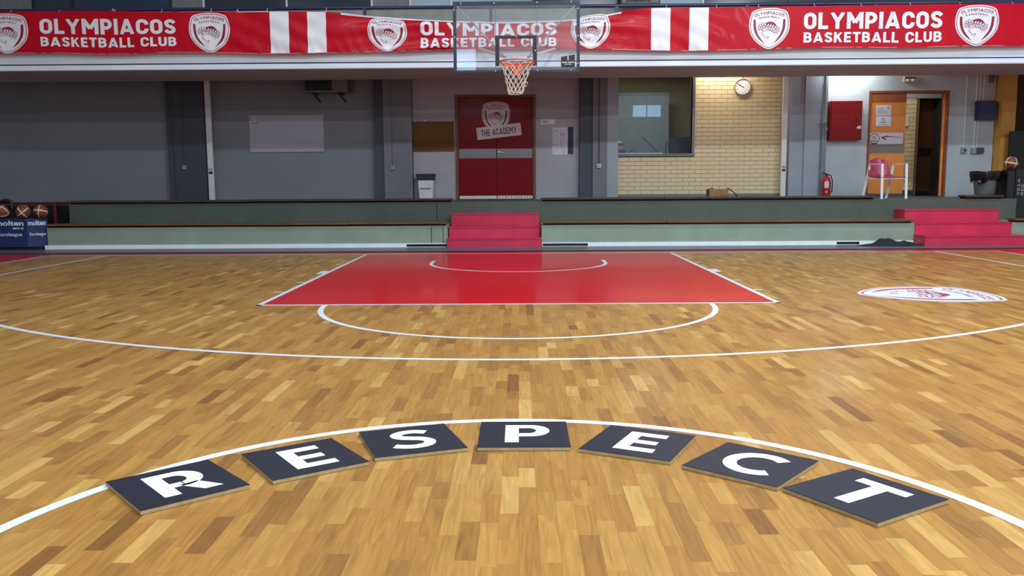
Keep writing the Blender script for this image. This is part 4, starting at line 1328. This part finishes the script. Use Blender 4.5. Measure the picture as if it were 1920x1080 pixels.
basketball('basketball', 'orange basketball with white stripes resting on the black stand at far right', (qb.x, TIER2 + .35, zr + .121), .12, tilt=(.1, .15, .3))
# dark screen behind
a, b = at(1886, 400, WALL - .5), at(1919, 246, WALL - .5)
tag(MB().box(a.x, a.x + 1.2, WALL - .5, WALL - .44, Z2, b.z).build('dark_screen', mat('dark_screen', (26, 26, 26), .7), origin=(a.x + .6, WALL - .47, Z2)), 'tall dark screen behind the basketball at the far right', 'screen')

# ------------------------------------------------------------------ left end: ball bag, balls, red guard rail
q = onz(52, 467, .006)
Ybag = TIER1 - .10
xl, xc, xrr = at(-40, 430, Ybag).x, at(50, 430, Ybag - .02).x, at(91.5, 430, Ybag + .20).x
zb1 = at(40, 411, Ybag).z
m_bag = mat('blue_bag_fabric', (18, 38, 92), .6, var=.12, scale=5, bump=.1)
bag = thing('ball_bag', 'blue square ball bag with white lettering at the left end of the tiers', 'bag', ((xl + xrr) / 2, Ybag + .35, .006))
pts = [(xl, Ybag - .02), (xc, Ybag - .02), (xrr, Ybag + .16), (at(90, 430, Ybag + .62).x, Ybag + .62), (xl, Ybag + .62)]
vs = []; fs = []; lv = (.06, .12, .25, .38, .50, zb1)
for i, zz in enumerate(lv):
    for (xx, yy) in pts:
        s = 1.0 if i not in (0,) else .97
        vs.append((xc + (xx - xc) * s, yy + .01 * math.sin(5 * zz), zz + (.0 if i < 5 else .02 * math.sin(7 * xx))))
n = len(pts)
for i in range(len(lv) - 1):
    for k in range(n):
        fs.append((i * n + k, i * n + (k + 1) % n, (i + 1) * n + (k + 1) % n, (i + 1) * n + k))
fs.append(tuple(range(n)))
zmid = lv[-1] - .14
fs.append(tuple((len(lv) - 1) * n + k for k in range(n)))
MB().add(vs, fs).build('bag_body', m_bag, bag)
MB().box(xl + .03, xrr - .05, Ybag + .06, Ybag + .56, .006, .062).build('bag_base', m_black, bag)
d2 = Vector((xrr - xc, .18, 0)); ln2 = d2.length; d2.normalize(); nrm2 = Vector((d2.y, -d2.x, 0))
def face1(u, v, h):
    return (xc + u, Ybag - .02 - .013 - h, v)
def face2(u, v, h):
    p = Vector((xc, Ybag - .02, 0)) + d2 * u + nrm2 * (.012 + h) + Vector((0, 0, v)); return tuple(p)
m_logo = mat('bag_lettering', (206, 214, 230), .6)
Z_ = lambda py: at(25, py, Ybag).z
for w_, px_, py_, h_, l_, b_ in (('molten', 47, 423, .088, .50, .03), ('BKF-Z', 47, 430, .034, .19, .03), ('Euroleague', 43, 442.5, .058, .42, .015)):
    Flat().text(w_, at(px_, 430, Ybag).x - xc, Z_(py_), h_, l_, b_, 'r').lay('bag_lettering', m_logo, bag, face1, .004)
Flat().text('molten', ln2 * .50, Z_(423), .088, ln2 * .84, .03).lay('bag_lettering', m_logo, bag, face2, .004)
Flat().text('Euroleague', ln2 * .52, Z_(442), .056, ln2 * .78, .012).lay('bag_lettering', m_logo, bag, face2, .004)
zb = zb1 + .02
for k, (px, py, lab, tl) in enumerate(((4, 398, 'basketball cut by the left picture edge, on the blue bag', (.6, .3, 0)), (43, 398, 'basketball with a cream star seam, middle one on the blue bag', (.2, .9, .5)), (76, 399, 'rightmost basketball on top of the blue bag', (-.25, .1, .2)))):
    c = at(px, py, Ybag + .2 if k < 2 else Ybag + .34)
    basketball('basketball', lab, (c.x, c.y, zb1 + .122), .118, 'balls on the blue bag', tl)
# red guard rail with dark mesh behind
Yg = TIER2 + .2
gx0, gx1 = at(-60, 390, Yg).x, at(129, 390, Yg).x
gz1, gz0 = at(70, 381, Yg).z, at(70, 424, Yg).z
gr = thing('guard_rail', 'dark red guard rail with black mesh at the left end of the tiers', 'railing', ((gx0 + gx1) / 2, Yg, 0))
m_dred = mat('dark_red_rail', (96, 24, 30), .5)
MB().tube([(gx0, Yg, gz1), (gx1, Yg, gz1)], .022, 8).build('top_rail', m_dred, gr)
for px in (8, 104):
    xx = at(px, 400, Yg).x
    MB().box(xx - .025, xx + .025, Yg - .02, Yg + .02, .006, gz1).build('rail_post', m_dred, gr)
mb = MB()
k = 0
xx = gx0
while xx < gx1:
    mb.bar((xx, Yg + .03, .05), (xx, Yg + .03, gz1 - .02), .006, .006); xx += .045
zz = .05
while zz < gz1:
    mb.bar((gx0, Yg + .036, zz), (gx1, Yg + .036, zz), .006, .006); zz += .045
mb.build('mesh_infill', m_black, gr)['kind'] = 'stuff'
MB().box(gx0, gx1, Yg + .06, Yg + .09, .05, gz1 - .04).build('backing_sheet', m_black, gr)
q = at(8, 378, Yg - .1)
tag(MB().tube([(q.x - .12, Yg - .03, gz1 + .03), (q.x, Yg - .04, gz1 + .055), (q.x + .09, Yg - .02, gz1 + .035), (q.x + .1, Yg - .03, gz1 - .1)], [.03, .035, .028, .02], 8).build('dark_cloth', m_black, origin=(q.x, Yg, gz1), smooth=True), 'black cloth hung over the dark red guard rail', 'cloth')

# dark cloth dropped by the right steps, and a black pole lying right of them
def cloth_heap():
    x0, x1 = onz(1612, 461, .006).x, RS_X0 - .005
    n, m = 40, 12
    vs = []; fs = []
    y0, y1 = TIER1 - .40, TIER1 - .05
    for i in range(n + 1):
        u = i / n
        for j in range(m + 1):
            v = j / m
            env = math.sin(PI * v) ** .6 * min(1, u * 5 + .08) * (1 if u < .92 else (1 - u) / .08 * .6 + .4)
            h = (.035 + .075 * math.exp(-((u - .42) / .13) ** 2) + .055 * math.exp(-((u - .72) / .14) ** 2)) * env * (1 + .25 * math.sin(11 * u + 5 * v) + .15 * math.sin(23 * u - 9 * v))
            vs.append((x0 + (x1 - x0) * u, y0 + (y1 - y0) * v + .04 * math.sin(8 * u) * (1 - v), .008 + max(0, h)))
    for i in range(n):
        for j in range(m):
            fs.append((i * (m + 1) + j, (i + 1) * (m + 1) + j, (i + 1) * (m + 1) + j + 1, i * (m + 1) + j + 1))
    return MB().add(vs, fs).build('crumpled_cloth', mat('navy_cloth', (26, 29, 44), .9, bump=.3, scale=20), origin=((x0 + x1) / 2, TIER1 - .2, .006), smooth=True)


tag(cloth_heap(), 'crumpled dark navy cloth on the floor beside the right-hand red steps', 'cloth')
a, b = at(1902, 452, TIER1 - .1), at(1925, 454.5, TIER1 - .1)
ps = thing('folded_tripod', 'black folded tripod lying right of the right-hand red steps', 'tripod', (a.x + .2, TIER1 - .1, .006))
MB().tube([(a.x, TIER1 - .08, a.z), (a.x + .9, TIER1 - .1, a.z - .03)], .016, 8).build('tripod_tube', m_black, ps)
MB().tube([(a.x + .06, TIER1 - .08, a.z - .005), (a.x + .10, TIER1 - .2, .012)], .010, 6).tube([(a.x + .06, TIER1 - .08, a.z - .005), (a.x + .03, TIER1 - .04, .012)], .010, 6).tube([(a.x + .85, TIER1 - .1, a.z - .03), (a.x + .9, TIER1 - .2, .012)], .010, 6).build('leg', m_black, ps)

# ------------------------------------------------------------------ balcony
BF, BB = 1.80, 3.45
bz = 3.140
zf = at(960, 115, BF).z
bal = struct(MB().box(HALL_X0, HALL_X1, BF, BB, bz, zf - .012).build('balcony', m_fascia))
MB().box(HALL_X0, HALL_X1, BF + .016, BB, zf - .011, at(960, 100, BF).z + .12).build('upper_fascia', m_fascia, bal)
MB().box(HALL_X0, HALL_X1, BF + .012, BF + .029, zf - .012, zf + .012).build('groove', mat('groove_grey', (52, 56, 70), .8), bal)
MB().box(HALL_X0, HALL_X1, BF + .004, BB - .002, bz - .012, bz).build('soffit', m_soffit, bal)
MB().box(HALL_X0, HALL_X1, BB, BB + .12, bz + .03, WZ - .2).build('beam_back', m_soffit, bal)
MB().box(HALL_X0, HALL_X1, BF + .1, WALL + .25, WZ - .20, WZ).build('gallery_floor', m_soffit, bal)
pc = struct(MB().box(HALL_X0, HALL_X1, BF + .1, WALL, WZ - .199, WZ - .19).build('ceiling_passage', m_soffit))
for px in (1352, 1590):
    xx = at(px, 140, 4.05).x
    MB().box(xx - .5, xx + .5, 4.0, 4.1, 3.62, WZ - .2).build('lamp_housing', m_white_metal, pc)

# gallery: back wall, glazing, navy railing
GY = 3.6
gsz = at(960, 13.5, GY).z
gw = struct(MB().box(HALL_X0, HALL_X1, GY, GY + .2, WZ - .2, gsz).build('wall_gallery', mat('gallery_wall', (156, 160, 152), .8, var=.12, scale=5)))
MB().box(HALL_X0, HALL_X1, GY, GY + .2, gsz + 1.5, HALL_Z).build('upper_wall', MATS['gallery_wall'], gw)
cuts = [-80, 62, 136, 320, 381.5, 537.5, 697, 769, 846, 1000, 1165, 1236, 1318, 1480, 1640, 1800, 2000]
kinds = 'cgbcddcwwdcwdddd'
m_pane_b = mat('blue_glazing', (50, 72, 96), .12, var=.2, scale=1)
m_pane_w = mat('pale_glazing', (150, 172, 180), .25, var=.1, scale=1)
pm_ = {'c': m_curtain, 'g': m_dark_glass, 'b': m_pane_b, 'd': m_dark_glass, 'w': m_pane_w}
gg = struct(MB().box(HALL_X0, HALL_X1, GY - .03, GY + .05, gsz - .02, gsz + .03).build('window_2', m_white_metal))
for a, b, k in zip(cuts[:-1], cuts[1:], kinds):
    xa, xb_ = at(a, 8, GY).x, at(b, 8, GY).x
    MB().box(xa + .012, xb_ - .012, GY + .02, GY + .05, gsz + .03, gsz + 1.5).build('pane', pm_[k], gg)
    MB().box(xb_ - .018, xb_ + .018, GY - .01, GY + .06, gsz + .03, gsz + 1.5).build('mullion', m_white_metal if b in (381.5, 537.5, 697, 769, 846, 1318) else m_frame, gg)

RY = 1.775
rl = thing('gallery_railing', 'long navy blue tubular railing along the gallery above the banner', 'railing', (0, RY, zf))
rp = [(0, 17.5), (320, 17.0), (640, 15.5), (850, 14.2), (960, 14), (1280, 10.5), (1600, 7.5), (1920, 4.5)]
ends = (-60, 1980)
zr0 = [at(px, py, RY) for px, py in rp]
p0, p1 = zr0[0], zr0[-1]
sl = (p1.z - p0.z) / (p1.x - p0.x)
rz = sum(p.z for p in zr0) / len(zr0)
MB().tube([(HALL_X0 + .05, RY, rz), (HALL_X1 - .05, RY, rz)], .030, 10).build('top_rail', m_navy_tube, rl, smooth=True)
for px in (-40, 145, 330, 510, 684, 920, 1156, 1400, 1640, 1880):
    xx = at(px, 30, RY).x
    MB().box(xx - .028, xx + .028, RY - .026, RY + .030, zf + .22, rz + .0).build('rail_post', m_navy_tube, rl)

# air conditioner on the gallery, its fan just in view
ac_unit('outdoor air conditioner unit on the gallery at the top picture edge', 1166, 1236, -60, 6.5, GY - .45, .35, 1197, .22)

# ------------------------------------------------------------------ banner
BY = 1.695
top_c = [(-90, 22.5), (0, 21.8), (100, 21), (210, 20.5), (300, 22.5), (445, 22), (520, 21.5), (620, 23), (690, 29), (760, 34), (850, 39.5), (920, 41), (970, 41.5), (1030, 39), (1100, 33), (1165, 21.5), (1215, 15.5), (1290, 14.5), (1440, 12.5), (1600, 10), (1760, 8), (1920, 6), (2010, 5)]
bot_c = [(-90, 101), (0, 100.5), (100, 99.5), (210, 102.5), (300, 99), (395, 98.5), (450, 100), (520, 101.5), (610, 99.5), (720, 97), (850, 93.2), (960, 91), (1090, 92), (1180, 94), (1280, 95.5), (1420, 93), (1520, 89.5), (1640, 89), (1700, 90), (1790, 87), (1920, 86), (2010, 85)]
def curve_x(c):
    P = [at(px, py, BY) for px, py in c]
    return np.array([p.x for p in P]), np.array([p.z for p in P])
tx, tz = curve_x(smooth2(top_c, 4)); bx_, bz_ = curve_x(smooth2(bot_c, 4))
def gauss(x, c, w):
    return math.exp(-((x - c) / w) ** 2)
xm0, xm1 = at(640, 60, BY).x, at(1200, 60, BY).x
def ban(X_, v, h=0.0):
    zt_, zb_ = float(np.interp(X_, tx, tz)), float(np.interp(X_, bx_, bz_))
    z = zb_ + (zt_ - zb_) * v
    sag = 1 / (1 + math.exp(-(X_ - xm0) * 3)) * 1 / (1 + math.exp((X_ - xm1) * 3))
    xmid = (xm0 + xm1) / 2
    d = abs(X_ - xmid)
    y = .010 * math.sin(2.3 * X_ + .4) * (1 - v) + .006 * math.sin(7.1 * X_ + 3 * v)
    y += sag * (.022 * math.sin(13 * (v * .75 + .16 * d) + 1) * min(1, d / .7) + .014 * math.sin(25 * (v * .6 + .13 * d)) * min(1, d / 1.0))
    y += sag * .05 * max(0, v - .75) * 4 * .6
    y += .012 * math.sin(9 * X_ + 14 * v) * (gauss(X_, at(455, 60, BY).x, .5) + gauss(X_, at(560, 60, BY).x, .5) + .7 * gauss(X_, at(1300, 60, BY).x, .5)) * (1 - v * .5)
    y += .004 * math.sin(31 * X_ + 9 * v) * (1 - v) ** 2
    return (X_, BY + min(y, .045) - .01 - h, z)
bn0, bn1 = at(-85, 60, BY).x, at(2005, 60, BY).x
banner = thing('club_banner', 'long red and white club banner tied along the gallery railing', 'banner', ((bn0 + bn1) / 2, BY, float(np.mean(bz_))))
nx, nv = 520, 22
vs = [ban(bn0 + (bn1 - bn0) * i / nx, j / nv) for i in range(nx + 1) for j in range(nv + 1)]
fs = [(i * (nv + 1) + j, (i + 1) * (nv + 1) + j, (i + 1) * (nv + 1) + j + 1, i * (nv + 1) + j + 1) for i in range(nx) for j in range(nv)]
MB().add(vs, fs).build('banner_cloth', m_red_vinyl, banner, smooth=True)
def bpx(px):
    return at(px, 60, BY).x
BH_ = .78
fbm = lambda u, v, h: ban(u, v / BH_, h)
for a, b in ((507, 542.5), (577, 612), (1220.5, 1256.5), (1292, 1328)):
    Flat().quad(bpx(a), 0.004, bpx(b), BH_ - .003).lay('white_stripe', m_white_vinyl, banner, fbm, .0035, .04)
Flat().quad(bpx(448), BH_ - .012, bpx(505), BH_ - .002).quad(bpx(640), BH_ - .035, bpx(1165), BH_ - .002).lay('white_top_hem', m_white_vinyl, banner, fbm, .0035, .04)
Flat().quad(bn0, 0.0, bn1, .012).lay('bottom_hem', mat('hem_pink', (214, 120, 134), .4), banner, fbm, .003, .06)
def bv(px, py):
    p = at(px, py, BY); zt_, zb_ = float(np.interp(p.x, tx, tz)), float(np.interp(p.x, bx_, bz_))
    return (p.z - zb_) / (zt_ - zb_) * BH_
for (l, r, t0, t1, u0, u1, xm_) in ((76, 330.5, 65, 35.5, 89.5, 71, 203), (788.5, 1043.5, 67, 44, 88, 71, 916), (1506, 1765, 54, 22.5, 79.5, 60, 1635)):
    xa, xb_ = bpx(l), bpx(r)
    y0, y1, y2, y3 = bv(xm_, t0), bv(xm_, t1), bv(xm_, u0), bv(xm_, u1)
    caps(Flat(), 'OLYMPIACOS', (xa + xb_) / 2, y0, y1 - y0, xb_ - xa, .215, .105).lay('lettering', m_white_vinyl, banner, fbm, .0065, .035)
    wl_ = (xb_ - xa) * .690
    caps(Flat(), 'BASKETBALL', xa, y2, y3 - y2, wl_, .21, .12, 'l').lay('lettering', m_white_vinyl, banner, fbm, .0065, .035)
    caps(Flat(), 'CLUB', xb_, y2, y3 - y2, (xb_ - xa) * .262, .21, .12, 'r').lay('lettering', m_white_vinyl, banner, fbm, .0065, .035)
m_ban_ink = mat('banner_crimson', (142, 26, 48), .4)
m_ban_faint = mat('banner_faint', (200, 196, 204), .5)
for cpx, t0, b0 in ((13, 25.5, 100.5), (393.5, 24, 98.5), (726.5, 33, 96.5), (1107, 27.5, 91.5), (1441.5, 15, 92), (1829.5, 9.5, 86.5)):
    va, vb = bv(cpx, b0), bv(cpx, t0); sz = 70 / F * (at(cpx, 60, BY) - CAMP).length * 1.0
    k = (vb - va) / 1.073
    def fcrest(u, v, h, cpx=cpx, va=va, vb=vb, sz=sz):
        return ban(bpx(cpx) + u * sz, ((va + vb) / 2 + v * (vb - va) / 1.073) / BH_, h)
    crest(banner, fcrest, 1.0, m_white_vinyl, m_ban_ink, m_ban_faint, h=.007, dh=.0025, maxlen=.06)
for px, py in ((211, 19), (445, 20.5)):
    q = at(px, py, BY)
    MB().tube([(q.x - .02, BY - .005, q.z - .03), (q.x - .005, RY - .035, q.z + .035), (q.x + .02, BY - .005, q.z - .02)], .006, 5).build('tie', m_white_vinyl, banner)
mbt = MB(); r_ = random.Random(4)
for px in range(30, 640, 95):
    pxx = px + r_.uniform(-15, 15); q = Vector(ban(bpx(pxx), .985))
    mbt.tube([q + Vector((0, -.004, 0)), Vector((q.x, RY - .034, rz + .0))], .004, 5)
for px in range(1240, 1920, 95):
    pxx = px + r_.uniform(-15, 15); q = Vector(ban(bpx(pxx), .985))
    mbt.tube([q + Vector((0, -.004, 0)), Vector((q.x, RY - .034, rz + .0))], .004, 5)
mbt.build('cable_ties', m_white_vinyl, banner)

# ------------------------------------------------------------------ basketball hoop
HY = -1.20
tl, br = at(849, 4, HY), at(1087, 135.5, HY)
hx0, hx1, hz0, hz1 = tl.x, br.x, (at(851, 137, HY).z + at(1087, 134.5, HY).z) / 2, (tl.z + at(1086, 1, HY).z) / 2
hxm = (hx0 + hx1) / 2
hoop = thing('basketball_hoop', 'glass basketball backboard with orange rim and white net above the key', 'basketball hoop', (hxm, HY, hz0))
MB().box(hx0 + .01, hx1 - .01, HY, HY + .014, hz0 + .01, hz1 - .01).build('glass_pane', m_glass_board, hoop)
fw = .043
def fbar(x0, x1, z0, z1):
    MB().box(x0, x1, HY - .008, HY + .04, z0, z1).build('frame_bar', m_frame, hoop)
fbar(hx0, hx1, hz1 - fw, hz1); fbar(hx0, hx0 + fw, hz0, hz1 - fw); fbar(hx1 - fw, hx1, hz0, hz1 - fw); fbar(hx0 + fw, hx1 - fw, hz0, hz0 + fw * .75)
for px, py in ((864, 6.7), (926.5, 6.2), (1006.5, 4.5), (1070.5, 3.5), (851.5, 19), (852.5, 70), (1083, 16), (1083.5, 67), (1083.5, 119), (929, 133.5), (1008, 132), (1070.5, 131.5), (1003.5, 95), (968, 69)):
    q = at(px, py, HY)
    MB().lathe([(.009, 0), (.009, -.006), (.004, -.009)], (q.x, HY - .008, q.z), 8, 'y').build('bolt', m_white_metal, hoop)
# inner target rectangle
ia, ib = at(929.5, 124, HY), at(1006, 66.5, HY)
iw = .052
ir = MB().box(ia.x, ib.x, HY - .006, HY - .001, ib.z - iw * .8, ib.z).box(ia.x, ia.x + iw, HY - .006, HY - .001, ia.z, ib.z - iw * .8).box(ib.x - iw, ib.x, HY - .006, HY - .001, ia.z, ib.z - iw * .8).build('target_frame', m_black, hoop)
for px in (928.5, 1006.5):
    xx = at(px, 40, HY).x
    MB().tube([(xx, HY + .03, hz1 - fw), (xx, HY + .03, hz0 + .02)], .005, 6).build('tie_rod', m_grey_metal, hoop)
# sticker
sa, sb = at(1052, 126, HY), at(1078, 103, HY)
st = MB().add([(sa.x, HY - .003, sa.z), (sb.x, HY - .003, sa.z), (sb.x, HY - .003, sb.z + .005), (sa.x, HY - .003, sb.z - .025), (sa.x, HY - .001, sa.z), (sb.x, HY - .001, sa.z), (sb.x, HY - .001, sb.z + .005), (sa.x, HY - .001, sb.z - .025)],
              [(0, 1, 2, 3), (7, 6, 5, 4), (0, 4, 5, 1), (1, 5, 6, 2), (2, 6, 7, 3), (3, 7, 4, 0)]).build('sticker', m_black, hoop)
sm = lambda u, v, h: ((sa.x + sb.x) / 2 + u, HY - .003 - h, sa.z + v)
Flat().text('one team', 0, .058, .022, .17, .02).lay('sticker_lettering', m_letter, st, sm, .001)
Flat().quad(-.05, .038, .05, .043).text('1', .0, .095, .055, None, .04).lay('sticker_number', m_letter, st, sm, .0012)
Flat().quad(-.012, .10, .0, .13).lay('sticker_accent', m_orange_rim, st, sm, .002)
# rim, bracket
rx, ry, rzz = hxm + .002, -1.575, at(968, 115.2, -1.575).z
RR = .2345
MB().tube([(rx + RR * math.cos(2 * PI * i / 48), ry + RR * math.sin(2 * PI * i / 48), rzz) for i in range(48)], .0095, 8, True).build('rim', m_orange_rim, hoop, smooth=True)
brk = MB()
brk.box(rx - .075, rx + .075, HY - .03, HY - .001, rzz - .13, rzz + .02)
brk.box(rx - .07, rx + .07, HY - .16, HY - .03, rzz - .045, rzz - .012)
brk.add([(rx - .062, HY - .145, rzz - .012), (rx + .062, HY - .145, rzz - .012), (rx + .05, HY - .14, rzz - .155), (rx - .05, HY - .14, rzz - .155), (rx - .062, HY - .03, rzz - .012), (rx + .062, HY - .03, rzz - .012), (rx + .05, HY - .03, rzz - .155), (rx - .05, HY - .03, rzz - .155)],
        [(0, 1, 2, 3), (7, 6, 5, 4), (0, 4, 5, 1), (1, 5, 6, 2), (2, 6, 7, 3), (3, 7, 4, 0)])
for s in (-1, 1):
    brk.tube([(rx + s * .06, HY - .05, rzz - .04), (rx + s * .17, ry + .15, rzz - .03), (rx + s * (RR - .004), ry + .02, rzz - .006)], .010, 6)
# curved steel band under the rear of the rim
vsb = []; fsb = []; nb = 24
for i in range(nb + 1):
    an = PI * i / nb
    for dz_ in (-.055, -.012):
        for rr_ in (RR - .004, RR + .004):
            vsb.append((rx + rr_ * math.cos(an) * .96, ry + rr_ * math.sin(an) * .96, rzz + dz_))
for i in range(nb):
    b0 = i * 4
    fsb += [(b0, b0 + 4, b0 + 6, b0 + 2), (b0 + 1, b0 + 3, b0 + 7, b0 + 5), (b0, b0 + 1, b0 + 5, b0 + 4), (b0 + 2, b0 + 6, b0 + 7, b0 + 3)]
brk.add(vsb, fsb)
brk.build('rim_bracket', m_orange_rim, hoop)
# net: two families of knotted cords
net = MB(); NC = 12; rows = 7; Hn = .415
r_ = random.Random(2)
jit = [[(r_.uniform(-.006, .006), r_.uniform(-.006, .006)) for _ in range(NC)] for _ in range(rows + 1)]
def node(i, k):
    t_ = i / rows
    rr_ = RR * (1 - .59 * t_ ** .65) + .003
    an = 2 * PI * ((k % NC) + .5 * (i % 2)) / NC
    jx, jy = jit[i][k % NC] if i else (0, 0)
    return (rx + rr_ * math.cos(an) + jx - .02 * t_, ry + rr_ * math.sin(an) + jy, rzz - .012 - Hn * (t_ ** .92) + (0 if i == 0 else jy))
for i in range(rows):
    for k in range(NC):
        p = node(i, k)
        for q_ in ((node(i + 1, k), node(i + 1, k - 1)) if i % 2 == 0 else (node(i + 1, k), node(i + 1, k + 1))):
            net.tube([p, q_], .0036, 5, cap=False)
for k in range(NC):
    p, q_ = node(rows, k), node(rows, k + 1)
    net.tube([p, ((p[0] + q_[0]) / 2, (p[1] + q_[1]) / 2, p[2] - .012), q_], .004, 5, cap=False)
p = node(rows - 2, 0)
net.tube([(p[0] + .01 + .03 * math.cos(a_ / 10 * 5.5), p[1] - .01, p[2] + .012 + .03 * math.sin(a_ / 10 * 5.5)) for a_ in range(11)], .005, 5)
net.build('net', m_net, hoop, smooth=True)
# white struts behind the glass
hub = Vector((rx, HY + .10, rzz + .03))
MB().box(rx - .10, rx + .10, HY + .02, HY + .14, rzz - .06, rzz + .06).build('strut_hub', m_grey_metal, hoop)
for s, (px, py), (ex, ey) in ((-1, (858, 13), (945, 106)), (1, (1078, 10), (993, 104))):
    c_ = at(px, py, HY + .05); d_ = at(ex, ey, HY + .16)
    MB().tube([c_, d_], .012, 8).build('brace', m_white_metal, hoop, smooth=True)
for (px, py), (ex, ey) in (((896, 90.5), (948, 107)), ((1042, 90.5), (990, 107))):
    c_ = at(px, py, BF - .0); d_ = at(ex, ey, HY + .14)
    e_w = d_ + (c_ - d_) * 1.0
    MB().tube([d_, e_w], .019, 8).build('wall_strut', m_white_metal, hoop, smooth=True)
    MB().box(c_.x - .07, c_.x + .07, BF - .012, BF + .03, c_.z - .05, c_.z + .05).build('wall_plate', m_white_metal, hoop)

# ------------------------------------------------------------------ letter tiles
def arc_pts(cx, cy, rx, ry, a0, a1, n=20):
    return arc(cx, cy, rx, ry, a0, a1, n)


def glyph(ch):
    """flat letter, baseline -.129, cap line .135"""
    f = Flat(); B, T_ = -.129, .135
    if ch == 'E':
        f.quad(-.074, B, -.016, T_); f.quad(-.016, T_ - .05, .096, T_); f.quad(-.016, B, .1, B + .05); f.quad(-.016, -.023, .082, .025)
    elif ch == 'T':
        f.quad(-.102, T_ - .05, .106, T_); f.quad(-.028, B, .033, T_ - .05)
    elif ch == 'P':
        f.quad(-.083, B, -.023, T_)
        f.quad(-.023, T_ - .048, .022, T_); f.quad(-.023, -.042, .022, .006)
        cy = (T_ - .042) / 2
        f.stroke(arc(.022, cy, .063, (T_ + .042) / 2 - .024, 90, -90, 20), [.048 + .012 * math.sin(PI * i / 20) for i in range(21)])
    elif ch == 'R':
        f.quad(-.09, B, -.029, T_)
        f.quad(-.029, T_ - .048, .015, T_); f.quad(-.029, -.046, .02, .002)
        cy = (T_ - .046) / 2
        f.stroke(arc(.015, cy, .064, (T_ + .046) / 2 - .024, 90, -90, 20), [.048 + .012 * math.sin(PI * i / 20) for i in range(21)])
        f.poly([(-.004, -.03), (.068, -.022), (.126, B), (.056, B)])
    elif ch == 'C':
        f.stroke(arc(.028, .003, .108, .110, 47, 313, 36), .054)
    elif ch == 'S':
        pts = smooth2([(.082, .088), (.035, .112), (-.02, .108), (-.055, .078), (-.045, .04), (0, .015), (.045, -.005), (.070, -.045), (.052, -.088), (.0, -.106), (-.05, -.098), (-.09, -.075)], 5)
        f.stroke(pts, .050)
    return f


TILES = [('R', -1.267, -10.689, 41.5), ('E', -.863, -10.390, 34.3), ('S', -.454, -10.142, 19.8), ('P', .036, -10.062, 0.0), ('E', .529, -10.188, -26.0), ('C', .935, -10.474, -40.0), ('T', 1.248, -10.819, -57.7)]
names = ['leftmost, on the white circle line', 'second from the left, between R and S', 'third from the left', 'in the middle of the arc', 'fifth from the left, between P and C', 'sixth from the left', 'at the right end of the arc']
S_, TH_ = .394, .016
tile_me = None
for (ch, x, y, a), nm in zip(TILES, names):
    t = bpy.data.objects.new('letter_tile', None); COL.objects.link(t); t.location = (x, y, .0016); t.rotation_euler = (0, 0, math.radians(a)); W[t.name] = Vector((0, 0, 0))
    tag(t, 'square charcoal tile, white letter %s, %s' % (ch, nm), 'tile', 'letter tiles along the circle')
    h = S_ / 2
    MB().box(-h, h, -h, h, 0, TH_ - .0025).build('tile_board', m_mdf, t, local=True)
    MB().box(-h, h, -h, h, TH_ - .0025, TH_).build('tile_face', m_tile, t, local=True)
    g_ = glyph(ch)
    # overlapping pieces get hairline height steps
    mbl = MB(); mbl.add([(p[0], p[1], TH_ + .0006) for p in g_.v], g_.t)
    mbl.build('letter', m_letter, t, local=True)

# ------------------------------------------------------------------ the rest of the hall (behind and beside the camera)
struct(MB().box(HALL_X0, HALL_X1, HALL_Y0, GY + .2, HALL_Z, HALL_Z + .2).build('ceiling', m_ceil))
for lx, ly, w in LAMPS:
    MB().box(lx - .8, lx + .8, ly - .3, ly + .3, 7.80, 7.95).build('lamp_housing', m_white_metal, bpy.data.objects['ceiling'])
struct(MB().box(HALL_X0 - .2, HALL_X0, HALL_Y0, 9.5, 0, HALL_Z).build('wall_left', m_hall))
struct(MB().box(HALL_X1, HALL_X1 + .2, HALL_Y0, 9.5, 0, HALL_Z).build('wall_right', m_hall))
RY0, RY1 = HALL_Y0 - .2, HALL_Y0
mbr = MB().box(HALL_X0, HALL_X1, RY0, RY1, 0, 4.80).box(HALL_X0, HALL_X1, RY0, RY1, 5.46, 5.9).box(HALL_X0, HALL_X1, RY0, RY1, 7.0, HALL_Z).box(HALL_X0, -2.86, RY0, RY1, 5.9, 7.0).box(-1.88, HALL_X1, RY0, RY1, 5.9, 7.0)
panes = []; last = HALL_X0; xw = 6.53 - 2.49 * 7
while xw < HALL_X1 - 1.7:
    mbr.box(last, xw, RY0, RY1, 4.80, 5.46); panes.append((xw, xw + 1.62)); last = xw + 1.62; xw += 2.49
mbr.box(last, HALL_X1, RY0, RY1, 4.80, 5.46)
struct(mbr.build('wall_rear', m_hall))
wr = struct(MB().box(HALL_X0, HALL_X1, HALL_Y0 - .02, HALL_Y0 + .05, 4.76, 4.80).build('window_3', m_white_metal))
for a, b in panes:
    MB().box(a, b, HALL_Y0 - .12, HALL_Y0 - .11, 4.80, 5.46).build('pane', m_glass_rear, wr)
    MB().box((a + b) / 2 - .02, (a + b) / 2 + .02, HALL_Y0 - .14, HALL_Y0 - .08, 4.80, 5.46).build('glazing_bar', m_frame, wr)
MB().box(-2.86, -1.88, HALL_Y0 - .12, HALL_Y0 - .11, 5.9, 7.0).build('pane', m_glass_rear, wr)
struct(MB().box(HALL_X0, HALL_X1, 9.4, 9.5, 0, HALL_Z).box(HALL_X0, HALL_X1, WALL, 9.5, WZ, WZ + .1).build('wall_outer', m_hall))
